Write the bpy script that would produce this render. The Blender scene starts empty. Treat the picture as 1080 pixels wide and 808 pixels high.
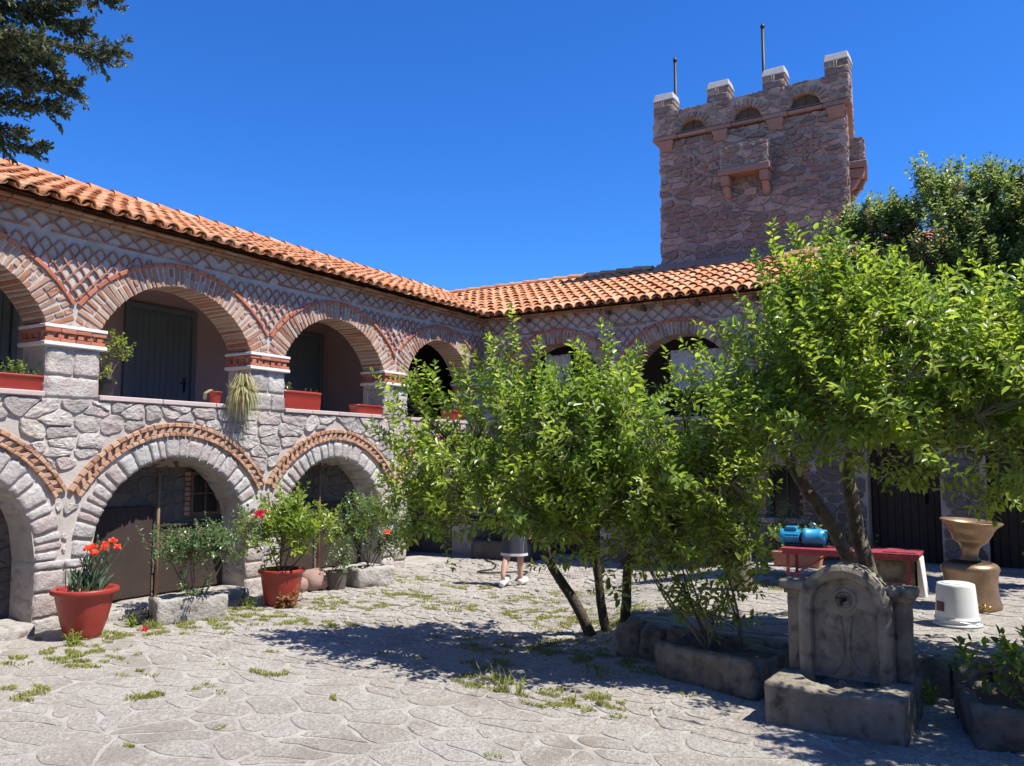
import bpy, bmesh, math, random
from mathutils import Vector, Matrix, noise, Euler
R = math.radians
rnd = random.Random(7)
scene = bpy.context.scene
COL = scene.collection

# ------------------------------------------------------------------ render / world / camera
vs = scene.view_settings
vs.view_transform = 'Standard'; vs.look = 'None'; vs.gamma = 1.0; vs.exposure = 0.66
vs.use_curve_mapping = False
SUN = Vector((0.49, 0.09, 0.87)).normalized()
w = bpy.data.worlds.new("World"); scene.world = w; w.use_nodes = True
nt = w.node_tree; nt.nodes.clear()
wo = nt.nodes.new('ShaderNodeOutputWorld'); bg = nt.nodes.new('ShaderNodeBackground')
sky = nt.nodes.new('ShaderNodeTexSky'); sky.sky_type = 'NISHITA'; sky.sun_disc = False
sky.sun_elevation = math.asin(SUN.z); sky.sun_rotation = math.atan2(SUN.x, SUN.y)
sky.air_density = 1.0; sky.dust_density = 0.2; sky.ozone_density = 2.5; sky.altitude = 400
hs = nt.nodes.new('ShaderNodeHueSaturation'); hs.inputs['Saturation'].default_value = 1.22; hs.inputs['Hue'].default_value = .508
tn = nt.nodes.new('ShaderNodeMix'); tn.data_type = 'RGBA'; tn.blend_type = 'MULTIPLY'; tn.inputs[0].default_value = 1; tn.inputs[7].default_value = (.42, .90, 1.36, 1)
nt.links.new(sky.outputs[0], hs.inputs['Color']); nt.links.new(hs.outputs[0], tn.inputs[6]); nt.links.new(tn.outputs[2], bg.inputs[0])
bg.inputs[1].default_value = 0.098
nt.links.new(bg.outputs[0], wo.inputs[0])
sl = bpy.data.lights.new("sun", 'SUN'); sl.energy = 5.0; sl.angle = R(0.53); sl.color = (1, .94, .85)
so = bpy.data.objects.new("sun", sl); COL.objects.link(so); so.location = SUN * 40
so.rotation_euler = SUN.to_track_quat('Z', 'Y').to_euler()

cd = bpy.data.cameras.new("camera"); cam = bpy.data.objects.new("camera", cd); COL.objects.link(cam)
cd.sensor_width = 36; cd.lens = 875 / 1080 * 36; cd.clip_end = 2000; cd.clip_start = .05
yaw, pit = 0.54169, 0.091716
fw = Vector((-math.sin(yaw) * math.cos(pit), math.cos(yaw) * math.cos(pit), math.sin(pit)))
rt = Vector((math.cos(yaw), math.sin(yaw), 0)); up = rt.cross(fw)
cam.matrix_world = Matrix(((rt.x, up.x, -fw.x, 0), (rt.y, up.y, -fw.y, 0), (rt.z, up.z, -fw.z, 1.85), (0, 0, 0, 1)))
scene.camera = cam

# ------------------------------------------------------------------ materials
def mat(name, cols, island=.7, nscale=6., ncontrast=.8, rough=.85, bump=.25, bscale=30., bdist=.01, spec=.3,
        metal=0., transl=0., detail=8., extra=None, coat=0.):
    """colour ramp driven by a mix of per-island random value and noise; noise bump"""
    m = bpy.data.materials.new(name); m.use_nodes = True
    t = m.node_tree; N = t.nodes; L = t.links
    b = N['Principled BSDF']
    tc = N.new('ShaderNodeTexCoord')
    no = N.new('ShaderNodeTexNoise'); no.inputs['Scale'].default_value = nscale
    no.inputs['Detail'].default_value = detail; no.inputs['Roughness'].default_value = .65
    L.new(tc.outputs['Object'], no.inputs['Vector'])
    mr = N.new('ShaderNodeMapRange'); mr.inputs[1].default_value = .5 - .25 / max(ncontrast, .05)
    mr.inputs[2].default_value = .5 + .25 / max(ncontrast, .05)
    L.new(no.outputs['Fac'], mr.inputs[0])
    fac = mr.outputs[0]
    if island > 0:
        g = N.new('ShaderNodeNewGeometry')
        mx = N.new('ShaderNodeMix'); mx.data_type = 'FLOAT'; mx.inputs[0].default_value = island
        L.new(fac, mx.inputs[2]); L.new(g.outputs['Random Per Island'], mx.inputs[3]); fac = mx.outputs[0]
    cr = N.new('ShaderNodeValToRGB'); L.new(fac, cr.inputs[0])
    el = cr.color_ramp.elements
    n = len(cols)
    for i, c in enumerate(cols):
        p = i / max(1, n - 1)
        e = el[i] if i < 2 else el.new(p)
        e.position = p
    el = sorted(cr.color_ramp.elements, key=lambda e: e.position)
    for i in range(len(el)):
        cr.color_ramp.elements[i].color = tuple(cols[min(i, n - 1)]) + (1,)
    col = cr.outputs[0]
    if extra: col = extra(t, tc, col)
    L.new(col, b.inputs['Base Color'])
    b.inputs['Roughness'].default_value = rough
    b.inputs['Specular IOR Level'].default_value = spec
    b.inputs['Metallic'].default_value = metal
    if coat: b.inputs['Coat Weight'].default_value = coat
    if bump:
        n2 = N.new('ShaderNodeTexNoise'); n2.inputs['Scale'].default_value = bscale
        n2.inputs['Detail'].default_value = 9; n2.inputs['Roughness'].default_value = .68
        L.new(tc.outputs['Object'], n2.inputs['Vector'])
        bp = N.new('ShaderNodeBump'); bp.inputs['Strength'].default_value = bump; bp.inputs['Distance'].default_value = bdist * (1.1 if bdist >= .02 else 1.)
        L.new(n2.outputs['Fac'], bp.inputs['Height']); L.new(bp.outputs[0], b.inputs['Normal'])
    if transl:
        tr = N.new('ShaderNodeBsdfTranslucent'); ms = N.new('ShaderNodeMixShader'); ms.inputs[0].default_value = transl
        hv = N.new('ShaderNodeHueSaturation'); hv.inputs['Value'].default_value = 2.1; hv.inputs['Saturation'].default_value = 1.1
        L.new(col, hv.inputs['Color']); L.new(hv.outputs[0], tr.inputs[0])
        out = N['Material Output']
        L.new(b.outputs[0], ms.inputs[1]); L.new(tr.outputs[0], ms.inputs[2]); L.new(ms.outputs[0], out.inputs[0])
    return m

def speckle(c2, scale, lo, hi):
    def f(t, tc, col):
        N, L = t.nodes, t.links
        n = N.new('ShaderNodeTexNoise'); n.inputs['Scale'].default_value = scale; n.inputs['Detail'].default_value = 5
        L.new(tc.outputs['Object'], n.inputs['Vector'])
        mr = N.new('ShaderNodeMapRange'); mr.inputs[1].default_value = lo; mr.inputs[2].default_value = hi
        L.new(n.outputs['Fac'], mr.inputs[0])
        mx = N.new('ShaderNodeMix'); mx.data_type = 'RGBA'
        L.new(mr.outputs[0], mx.inputs[0]); L.new(col, mx.inputs[6]); mx.inputs[7].default_value = tuple(c2) + (1,)
        return mx.outputs[2]
    return f

def stripes(c2, axis, scale, width):
    def f(t, tc, col):
        N, L = t.nodes, t.links
        wv = N.new('ShaderNodeTexWave'); wv.bands_direction = axis; wv.inputs['Scale'].default_value = scale
        L.new(tc.outputs['Object'], wv.inputs['Vector'])
        mr = N.new('ShaderNodeMapRange'); mr.inputs[1].default_value = 1 - width; mr.inputs[2].default_value = 1
        L.new(wv.outputs['Fac'], mr.inputs[0])
        mx = N.new('ShaderNodeMix'); mx.data_type = 'RGBA'
        L.new(mr.outputs[0], mx.inputs[0]); L.new(col, mx.inputs[6]); mx.inputs[7].default_value = tuple(c2) + (1,)
        return mx.outputs[2]
    return f

lich = speckle((.50, .47, .40), 9, .58, .74)
MT = dict(
    rubble=mat('rubble', [(.27, .24, .215), (.43, .39, .355), (.57, .54, .50), (.46, .375, .345), (.34, .32, .305), (.58, .515, .44), (.50, .485, .465)], .62, 7, 1.0, bump=1., bscale=24, bdist=.03, extra=lich),
    voussoir=mat('voussoir', [(.31, .285, .265), (.43, .41, .385), (.52, .50, .475), (.41, .335, .31), (.47, .45, .42), (.36, .34, .325)], .6, 8, 1.0, bump=1., bscale=22, bdist=.03),
    mortar=mat('mortar', [(.34, .30, .265), (.46, .415, .37), (.55, .505, .46)], 0, 5, 1.0, bump=.6, bscale=40, bdist=.012),
    pale=mat('pale_mortar', [(.36, .335, .315), (.46, .43, .41), (.52, .49, .47)], 0, 6, 1.0, bump=.5, bscale=40, bdist=.01),
    brick=mat('brick', [(.18, .085, .055), (.33, .15, .09), (.40, .22, .14), (.26, .165, .12), (.44, .31, .22), (.30, .135, .085)], .75, 14, .9, bump=.5, bscale=50),
    redbrick=mat('red_brick', [(.34, .11, .065), (.45, .16, .09), (.42, .20, .13)], .7, 14, .9, bump=.4, bscale=50),
    bandbrick=mat('band_brick', [(.27, .14, .085), (.40, .225, .14), (.47, .30, .20), (.36, .23, .165)], .75, 14, .9, bump=.5, bscale=50),
    scallop=mat('scallop_tile', [(.25, .12, .085), (.38, .19, .135), (.34, .22, .17)], .6, 10, .9, bump=.4, bscale=50),
    tile=mat('roof_tile', [(.26, .11, .055), (.50, .19, .075), (.58, .265, .125), (.42, .165, .07), (.62, .36, .21), (.52, .22, .09), (.56, .25, .11)], .62, 9, 1.1, rough=.8, bump=.6, bscale=40,
             extra=speckle((.30, .20, .15), 11, .60, .78)),
    flash=mat('flashing', [(.40, .17, .11), (.52, .25, .17)], 0, 4, .9, bump=.3),
    marble=mat('marble', [(.66, .65, .63), (.80, .79, .77)], .3, 6, .8, rough=.6, bump=.15),
    sill=mat('sill_stone', [(.42, .33, .31), (.52, .43, .41), (.46, .40, .38)], .5, 8, .8, bump=.3),
    plaster=mat('plaster', [(.40, .30, .275), (.46, .355, .33)], 0, 2, .8, bump=.2, bscale=60, bdist=.004),
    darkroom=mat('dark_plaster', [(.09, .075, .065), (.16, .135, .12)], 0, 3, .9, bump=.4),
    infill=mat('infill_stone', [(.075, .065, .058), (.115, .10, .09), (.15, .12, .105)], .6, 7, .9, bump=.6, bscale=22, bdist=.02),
    bluedoor=mat('blue_door', [(.12, .155, .165), (.155, .195, .205)], 0, 5, .9, rough=.55, bump=.1),
    iron=mat('iron', [(.03, .03, .032), (.06, .055, .05)], 0, 20, .9, rough=.5, metal=.6, bump=.2),
    rust=mat('rust_pole', [(.20, .115, .06), (.30, .19, .11)], 0, 20, .9, rough=.8, bump=.3),
    backstone=mat('shaded_wing_stone', [(.115, .10, .085), (.17, .15, .13), (.24, .215, .19), (.19, .145, .115), (.15, .14, .125)], .62, 7, 1.0, bump=1., bscale=24, bdist=.03),  # darker copy of rubble: eave and tree shade put into the stone colour
    browndoor=mat('brown_door', [(.045, .032, .025), (.08, .058, .045)], 0, 12, .9, bump=.3),
    gate=mat('brown_gate', [(.034, .024, .021), (.062, .042, .036)], 0, 3, .9, rough=.75, bump=.15),
    towerst=mat('tower_stone', [(.155, .105, .088), (.25, .175, .148), (.165, .135, .118), (.40, .305, .26), (.235, .145, .12), (.27, .23, .20), (.33, .21, .175)], .7, 7, 1.0, bump=1., bscale=18, bdist=.035, extra=speckle((.36, .30, .26), 9, .60, .76)),
    towermo=mat('tower_mortar', [(.30, .235, .195), (.43, .35, .295)], 0, 5, 1., bump=.6, bscale=30, bdist=.02),
    redstone=mat('red_ledge_stone', [(.22, .135, .108), (.33, .22, .175)], .6, 9, .9, bump=.4),
    cement=mat('cement', [(.36, .335, .31), (.47, .44, .41)], .2, 6, .9, bump=.4),
    ground=mat('ground_mortar', [(.29, .265, .23), (.42, .395, .355), (.54, .51, .47)], 0, 3.2, 1.3, bump=1., bscale=26, bdist=.03,
               extra=speckle((.25, .18, .12), 3.1, .62, .80)),
    paving=mat('paving_stone', [(.20, .185, .16), (.33, .315, .28), (.47, .45, .415), (.30, .255, .21), (.42, .40, .365), (.25, .235, .205)], .28, 24, 1.5, rough=.85, bump=1., bscale=30, bdist=.03,
               extra=lambda t, tc, col: speckle((.27, .235, .20), 1.7, .50, .75)(t, tc, speckle((.52, .50, .46), 23, .54, .74)(t, tc, col))),
    earth=mat('earth', [(.10, .07, .05), (.17, .12, .085)], 0, 12, .9, bump=.8, bscale=40, bdist=.02),
    land=mat('land', [(.20, .18, .12), (.28, .24, .17)], 0, .3, .9, bump=.3),
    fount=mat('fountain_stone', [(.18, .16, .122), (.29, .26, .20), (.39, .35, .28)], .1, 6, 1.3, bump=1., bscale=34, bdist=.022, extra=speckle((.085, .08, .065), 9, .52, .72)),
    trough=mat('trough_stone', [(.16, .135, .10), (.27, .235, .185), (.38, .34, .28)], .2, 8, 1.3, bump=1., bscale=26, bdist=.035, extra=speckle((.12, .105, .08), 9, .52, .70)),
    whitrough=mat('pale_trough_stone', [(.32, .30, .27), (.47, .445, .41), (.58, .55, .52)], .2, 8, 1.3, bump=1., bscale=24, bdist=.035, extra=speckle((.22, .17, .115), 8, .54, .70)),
    boulder=mat('boulder', [(.24, .15, .13), (.33, .22, .19)], .3, 8, 1., bump=.5),
    water=mat('water', [(.012, .013, .010), (.02, .02, .015)], 0, 5, 1, rough=.05, bump=.02, spec=.5),
    redpot=mat('red_plastic', [(.27, .030, .022), (.33, .042, .030)], 0, 5, .8, rough=.40, bump=.04, spec=.45, extra=speckle((.40, .11, .08), 22, .66, .9)),
    blackpot=mat('black_plastic', [(.018, .018, .020), (.03, .03, .032)], 0, 5, .8, rough=.45, bump=.04),
    terra=mat('terracotta', [(.42, .17, .10), (.52, .23, .14)], 0, 8, .9, bump=.2),
    bark=mat('bark', [(.10, .08, .06), (.20, .165, .13), (.30, .26, .215)], 0, 9, 1.3, bump=1., bscale=34, bdist=.03),
    darkbark=mat('dark_bark', [(.055, .044, .033), (.12, .10, .078)], 0, 9, 1.3, bump=1., bscale=34, bdist=.02),
    twig=mat('twig', [(.11, .095, .06), (.20, .17, .11)], 0, 9, 1, bump=.3),
    leaf=mat('leaf', [(.070, .12, .024), (.12, .19, .035), (.175, .255, .05), (.25, .33, .075), (.13, .20, .035), (.20, .26, .06)], .85, 3, .8, rough=.32, bump=0, spec=.5, transl=.45),
    leaf2=mat('leaf_bright', [(.10, .155, .022), (.18, .25, .036), (.26, .335, .055), (.35, .41, .085), (.17, .235, .035), (.30, .33, .07)], .85, 3, .8, rough=.32, bump=0, spec=.5, transl=.45),
    leafdark=mat('leaf_dark', [(.09, .13, .038), (.15, .20, .058), (.22, .27, .085), (.30, .33, .12)], .85, 3, .8, rough=.36, bump=0, spec=.5, transl=.46),
    leafrose=mat('leaf_rose', [(.075, .135, .045), (.125, .205, .075), (.20, .29, .12)], .85, 3, .8, rough=.32, bump=0, spec=.6, transl=.3),
    leafgold=mat('leaf_rust', [(.22, .13, .05), (.30, .16, .07), (.20, .17, .06)], .85, 3, .8, rough=.5, bump=0, transl=.3),
    needle=mat('needle', [(.048, .062, .028), (.075, .092, .04), (.12, .135, .065), (.18, .185, .11)], .85, 3, .8, rough=.55, bump=0, transl=.15),
    dryleaf=mat('spider_leaf', [(.20, .25, .10), (.36, .36, .17), (.42, .36, .20), (.28, .30, .12)], .85, 3, .8, rough=.5, bump=0, transl=.3),
    carnleaf=mat('carnation_leaf', [(.08, .14, .075), (.15, .22, .13)], .8, 3, .8, rough=.5, bump=0, transl=.15),
    carn=mat('carnation_petal', [(.66, .10, .05), (.80, .18, .10), (.75, .24, .15)], .8, 20, .8, rough=.6, bump=0, transl=.3),
    rose=mat('rose_petal', [(.60, .04, .11), (.72, .09, .17)], .7, 20, .8, rough=.55, bump=0, transl=.3),
    palerose=mat('pale_petal', [(.70, .33, .25), (.75, .42, .33)], .7, 20, .8, rough=.55, bump=0, transl=.3),
    grass=mat('grass', [(.13, .17, .035), (.20, .24, .055), (.28, .28, .09), (.30, .22, .09)], .75, 1.2, 1., rough=.6, bump=0, transl=.25),
    redpaint=mat('red_paint', [(.24, .028, .042), (.33, .065, .08)], 0, 6, .9, rough=.5, bump=.08, extra=speckle((.46, .13, .12), 14, .58, .75)),
    pumpblue=mat('pump_blue', [(.02, .27, .50), (.03, .33, .58)], 0, 6, .8, rough=.4, bump=.05, spec=.45),
    pumpdark=mat('pump_grey', [(.03, .035, .05), (.07, .075, .09)], 0, 6, .8, rough=.45, bump=.05),
    steel=mat('steel', [(.35, .34, .33), (.5, .49, .48)], 0, 10, .8, rough=.35, metal=.9, bump=.05),
    bronze=mat('bronze', [(.20, .13, .082), (.29, .20, .13), (.37, .27, .185)], 0, 5, 1.2, rough=.40, metal=.6, bump=.12, bscale=12),
    darkbronze=mat('dark_bronze', [(.035, .028, .024), (.06, .048, .038)], 0, 6, 1, rough=.6, metal=.4, bump=.1),
    brass=mat('brass', [(.42, .28, .08), (.55, .38, .12)], 0, 8, .8, rough=.35, metal=.9, bump=.1),
    bucket=mat('white_plastic', [(.64, .67, .68), (.72, .74, .75)], 0, 4, .8, rough=.45, bump=.03, spec=.4, extra=speckle((.45, .42, .37), 9, .60, .80)),
    cloth=mat('white_cloth', [(.66, .68, .74), (.76, .78, .83)], 0, 4, .8, rough=.8, bump=.1, transl=.3),
    whitewall=mat('whitewashed_stone', [(.60, .59, .56), (.70, .69, .66)], 0, 6, .8, bump=.3),
    glass=mat('window_glass', [(.012, .013, .015), (.02, .021, .023)], 0, 3, .8, rough=.12, bump=0, spec=.5),
    wood=mat('old_wood', [(.09, .062, .045), (.15, .105, .075)], 0, 12, .9, bump=.3),
    skin=mat('skin', [(.50, .30, .22), (.58, .36, .27)], 0, 6, .8, rough=.55, bump=.05),
    hair=mat('hair', [(.05, .035, .022), (.09, .06, .04)], 0, 30, .9, rough=.5, bump=.3),
    dress=mat('pinstripe_cloth', [(.018, .020, .030), (.028, .030, .042)], 0, 8, .8, rough=.85, bump=.15, extra=stripes((.20, .21, .26), 'X', 22.0, .14)),
    hem=mat('hem_cloth', [(.50, .50, .55), (.60, .60, .64)], 0, 8, .8, rough=.85, bump=.1),
    shoe=mat('shoe', [(.62, .60, .58), (.72, .70, .68)], 0, 8, .8, rough=.6, bump=.1),
    pinkbag=mat('pink_case', [(.66, .20, .20), (.75, .28, .27)], 0, 8, .8, rough=.5, bump=.05),
    hose=mat('hose', [(.025, .025, .02), (.05, .045, .04)], 0, 8, .8, rough=.6, bump=.05),
    tag=mat('tag_print', [(.20, .05, .05), (.05, .05, .08)], 0, 30, .9, rough=.5, bump=0),
)

# ------------------------------------------------------------------ object helpers
class MB:
    def __init__(s): s.v = []; s.f = []; s.m = []; s.mats = []
    def mi(s, m):
        if m not in s.mats: s.mats.append(m)
        return s.mats.index(m)
    def add(s, vs, fs, m):
        o = len(s.v); k = s.mi(m)
        s.v.extend(vs)
        for f in fs: s.f.append(tuple(i + o for i in f)); s.m.append(k)
    def build(s, name, parent=None, smooth=False, fix=False):
        me = bpy.data.meshes.new(name)
        me.from_pydata([tuple(v) for v in s.v], [], s.f)
        for m in s.mats: me.materials.append(MT[m])
        if len(s.mats) > 1: me.polygons.foreach_set('material_index', s.m)
        if smooth: me.polygons.foreach_set('use_smooth', [True] * len(s.f))
        me.update()
        if fix:
            bm = bmesh.new(); bm.from_mesh(me); bmesh.ops.recalc_face_normals(bm, faces=bm.faces[:]); bm.to_mesh(me); bm.free()
        ob = bpy.data.objects.new(name, me); COL.objects.link(ob)
        if parent:
            ob.parent = parent
            ob.matrix_parent_inverse = Matrix.Translation(parent.location).inverted() if parent.parent is None and parent.type == 'EMPTY' else Matrix()
        return ob

def thing(name, label, cat, loc, group=None):
    o = bpy.data.objects.new(name, None); COL.objects.link(o); o.location = loc; o.empty_display_size = .2
    return tag(o, label, cat, group)
def tag(o, label, cat, group=None):
    o['label'] = label; o['category'] = cat
    if group: o['group'] = group
    return o
def kind(o, k):
    o['kind'] = k; return o

class Fr:
    def __init__(s, o, u, v, n): s.o, s.u, s.v, s.n = Vector(o), Vector(u), Vector(v), Vector(n)
    def __call__(s, u, v, d=0.): return s.o + s.u * u + s.v * v + s.n * d
    def left(s, c, sgn):   # jamb frames not needed
        return s

def quad(mb, a, b, c, d, m): mb.add([a, b, c, d], [(0, 1, 2, 3)], m)

HF = [(0, 2, 6, 4), (1, 5, 7, 3), (0, 4, 5, 1), (2, 3, 7, 6), (0, 1, 3, 2), (4, 6, 7, 5)]
def hexa(mb, P, b, m, jit=0.):
    """chamfered hexahedron from 8 corners, index bits: 1=a 2=b 4=c"""
    P = [p + Vector((rnd.uniform(-jit, jit), rnd.uniform(-jit, jit), rnd.uniform(-jit, jit))) if jit else p for p in P]
    if b <= 0:
        mb.add(P, HF, m); return
    V = []; idx = {}
    for i in range(8):
        D = []
        for k in range(3):
            d = P[i ^ (1 << k)] - P[i]; l = d.length
            D.append(d * (min(b, l * .4) / l) if l > 1e-6 else Vector())
        for k in range(3):
            idx[(i, k)] = len(V); V.append(P[i] + D[(k + 1) % 3] + D[(k + 2) % 3])
    F = []
    for fi, f in enumerate(HF):
        k = fi // 2
        F.append(tuple(idx[(i, k)] for i in f))
    for k in range(3):          # edges along axis k
        for i in range(8):
            if i & (1 << k): continue
            j = i | (1 << k); a, c = (k + 1) % 3, (k + 2) % 3
            F.append((idx[(i, a)], idx[(j, a)], idx[(j, c)], idx[(i, c)]))
    for i in range(8): F.append((idx[(i, 0)], idx[(i, 1)], idx[(i, 2)]))
    mb.add(V, F, m)
def box(mb, fr, u0, u1, v0, v1, d0, d1, m, b=.006, jit=0.):
    P = [fr(u1 if i & 1 else u0, v1 if i & 2 else v0, d1 if i & 4 else d0) for i in range(8)]
    hexa(mb, P, b, m, jit)
W0 = Fr((0, 0, 0), (1, 0, 0), (0, 0, 1), (0, -1, 0))    # world: u=x v=z d=-y
def wbox(mb, x0, x1, y0, y1, z0, z1, m, b=.006, jit=0.):
    P = [Vector((x1 if i & 1 else x0, y1 if i & 2 else y0, z1 if i & 4 else z0)) for i in range(8)]
    hexa(mb, P, b, m, jit)

def rock(mb, mapf, size, n, rr, amp, freq, m, seed=0, shape=None):
    """rounded, noisy block: local box [-s,s]^3 -> mapf(a,b,c)"""
    sx, sy, sz = size; seen = {}; V = []; F = []
    so_ = Vector((seed * 3.17, seed * 1.31, seed * 7.7))
    def vert(p):
        k = tuple(round(c * 1e5) for c in p)
        if k in seen: return seen[k]
        q = Vector((p[0] * sx, p[1] * sy, p[2] * sz))
        r = min(rr, sx, sy, sz)
        inn = Vector((max(-sx + r, min(sx - r, q.x)), max(-sy + r, min(sy - r, q.y)), max(-sz + r, min(sz - r, q.z))))
        dv = q - inn
        if dv.length > 1e-9:
            dn = dv.normalized(); q = inn + dn * r
        else: dn = Vector((0, 0, 0))
        if amp:
            h = noise.noise(q * freq + so_) + .5 * noise.noise(q * freq * 2.3 + so_)
            q = q + dn * amp * h
        if shape: q = shape(q, p)
        seen[k] = len(V); V.append(mapf(q.x, q.y, q.z)); return seen[k]
    nx, ny, nz = n if isinstance(n, tuple) else (n, n, n)
    cnt = (nx, ny, nz)
    for ax in range(3):
        b, c = (ax + 1) % 3, (ax + 2) % 3
        for s in (-1, 1):
            for i in range(cnt[b]):
                for j in range(cnt[c]):
                    ids = []
                    for di, dj in ((0, 0), (1, 0), (1, 1), (0, 1)):
                        p = [0, 0, 0]; p[ax] = s; p[b] = -1 + 2 * (i + di) / cnt[b]; p[c] = -1 + 2 * (j + dj) / cnt[c]
                        ids.append(vert(p))
                    F.append(tuple(ids) if s > 0 else tuple(ids[::-1]))
    mb.add(V, F, m)

def frock(mb, fr, u0, u1, v0, v1, d0, d1, m, n=(5, 5, 3), rr=.03, amp=.012, freq=7, seed=None):
    cu, cv, c_d = (u0 + u1) / 2, (v0 + v1) / 2, (d0 + d1) / 2
    rock(mb, lambda a, b, c: fr(cu + a, cv + b, c_d + c), ((u1 - u0) / 2, (v1 - v0) / 2, (d1 - d0) / 2), n, rr, amp, freq, m,
         rnd.random() * 50 if seed is None else seed)

def tube(mb, pts, rad, m, n=7, caps=True):
    pts = [Vector(p) for p in pts]
    if not isinstance(rad, (list, tuple)): rad = [rad] * len(pts)
    V = []; F = []; a = None
    for i, p in enumerate(pts):
        t = (pts[min(i + 1, len(pts) - 1)] - pts[max(i - 1, 0)])
        t = t.normalized() if t.length > 1e-9 else Vector((0, 0, 1))
        if a is None: a = t.orthogonal().normalized()
        a = (a - t * a.dot(t)); a = a.normalized() if a.length > 1e-6 else t.orthogonal().normalized()
        b = t.cross(a)
        for k in range(n):
            an = 2 * math.pi * k / n
            V.append(p + (a * math.cos(an) + b * math.sin(an)) * rad[i])
    for i in range(len(pts) - 1):
        for k in range(n):
            F.append((i * n + k, i * n + (k + 1) % n, (i + 1) * n + (k + 1) % n, (i + 1) * n + k))
    if caps: F.append(tuple(range(n))[::-1]); F.append(tuple((len(pts) - 1) * n + k for k in range(n)))
    mb.add(V, F, m)

def lathe(mb, prof, m, mapf=lambda x, y, z: Vector((x, y, z)), n=32, radf=None):
    """prof: list of (r,z); closed at zero radius automatically"""
    V = []; F = []
    for r, z in prof:
        for k in range(n):
            a = 2 * math.pi * k / n; rr = r * (radf(a, z) if radf else 1)
            V.append(mapf(rr * math.cos(a), rr * math.sin(a), z))
    for i in range(len(prof) - 1):
        for k in range(n):
            F.append((i * n + k, i * n + (k + 1) % n, (i + 1) * n + (k + 1) % n, (i + 1) * n + k))
    F.append(tuple(range(n))[::-1]); F.append(tuple((len(prof) - 1) * n + k for k in range(n)))
    mb.add(V, F, m)
def at(loc, rotz=0, tilt=None):
    M = Matrix.Translation(loc) @ Matrix.Rotation(rotz, 4, 'Z')
    if tilt: M = M @ Euler(tilt).to_matrix().to_4x4()
    return lambda x, y, z: M @ Vector((x, y, z))

# ------------------------------------------------------------------ rubble masonry
def clip(poly, nx, ny, c):
    out = []; n = len(poly)
    for i in range(n):
        a, b = poly[i], poly[(i + 1) % n]
        da, db = nx * a[0] + ny * a[1] - c, nx * b[0] + ny * b[1] - c
        if da <= 0: out.append(a)
        if (da < 0 < db) or (db < 0 < da):
            t = da / (da - db); out.append((a[0] + (b[0] - a[0]) * t, a[1] + (b[1] - a[1]) * t))
    return out
def area(p): return .5 * abs(sum(p[i][0] * p[(i + 1) % len(p)][1] - p[(i + 1) % len(p)][0] * p[i][1] for i in range(len(p))))

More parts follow.
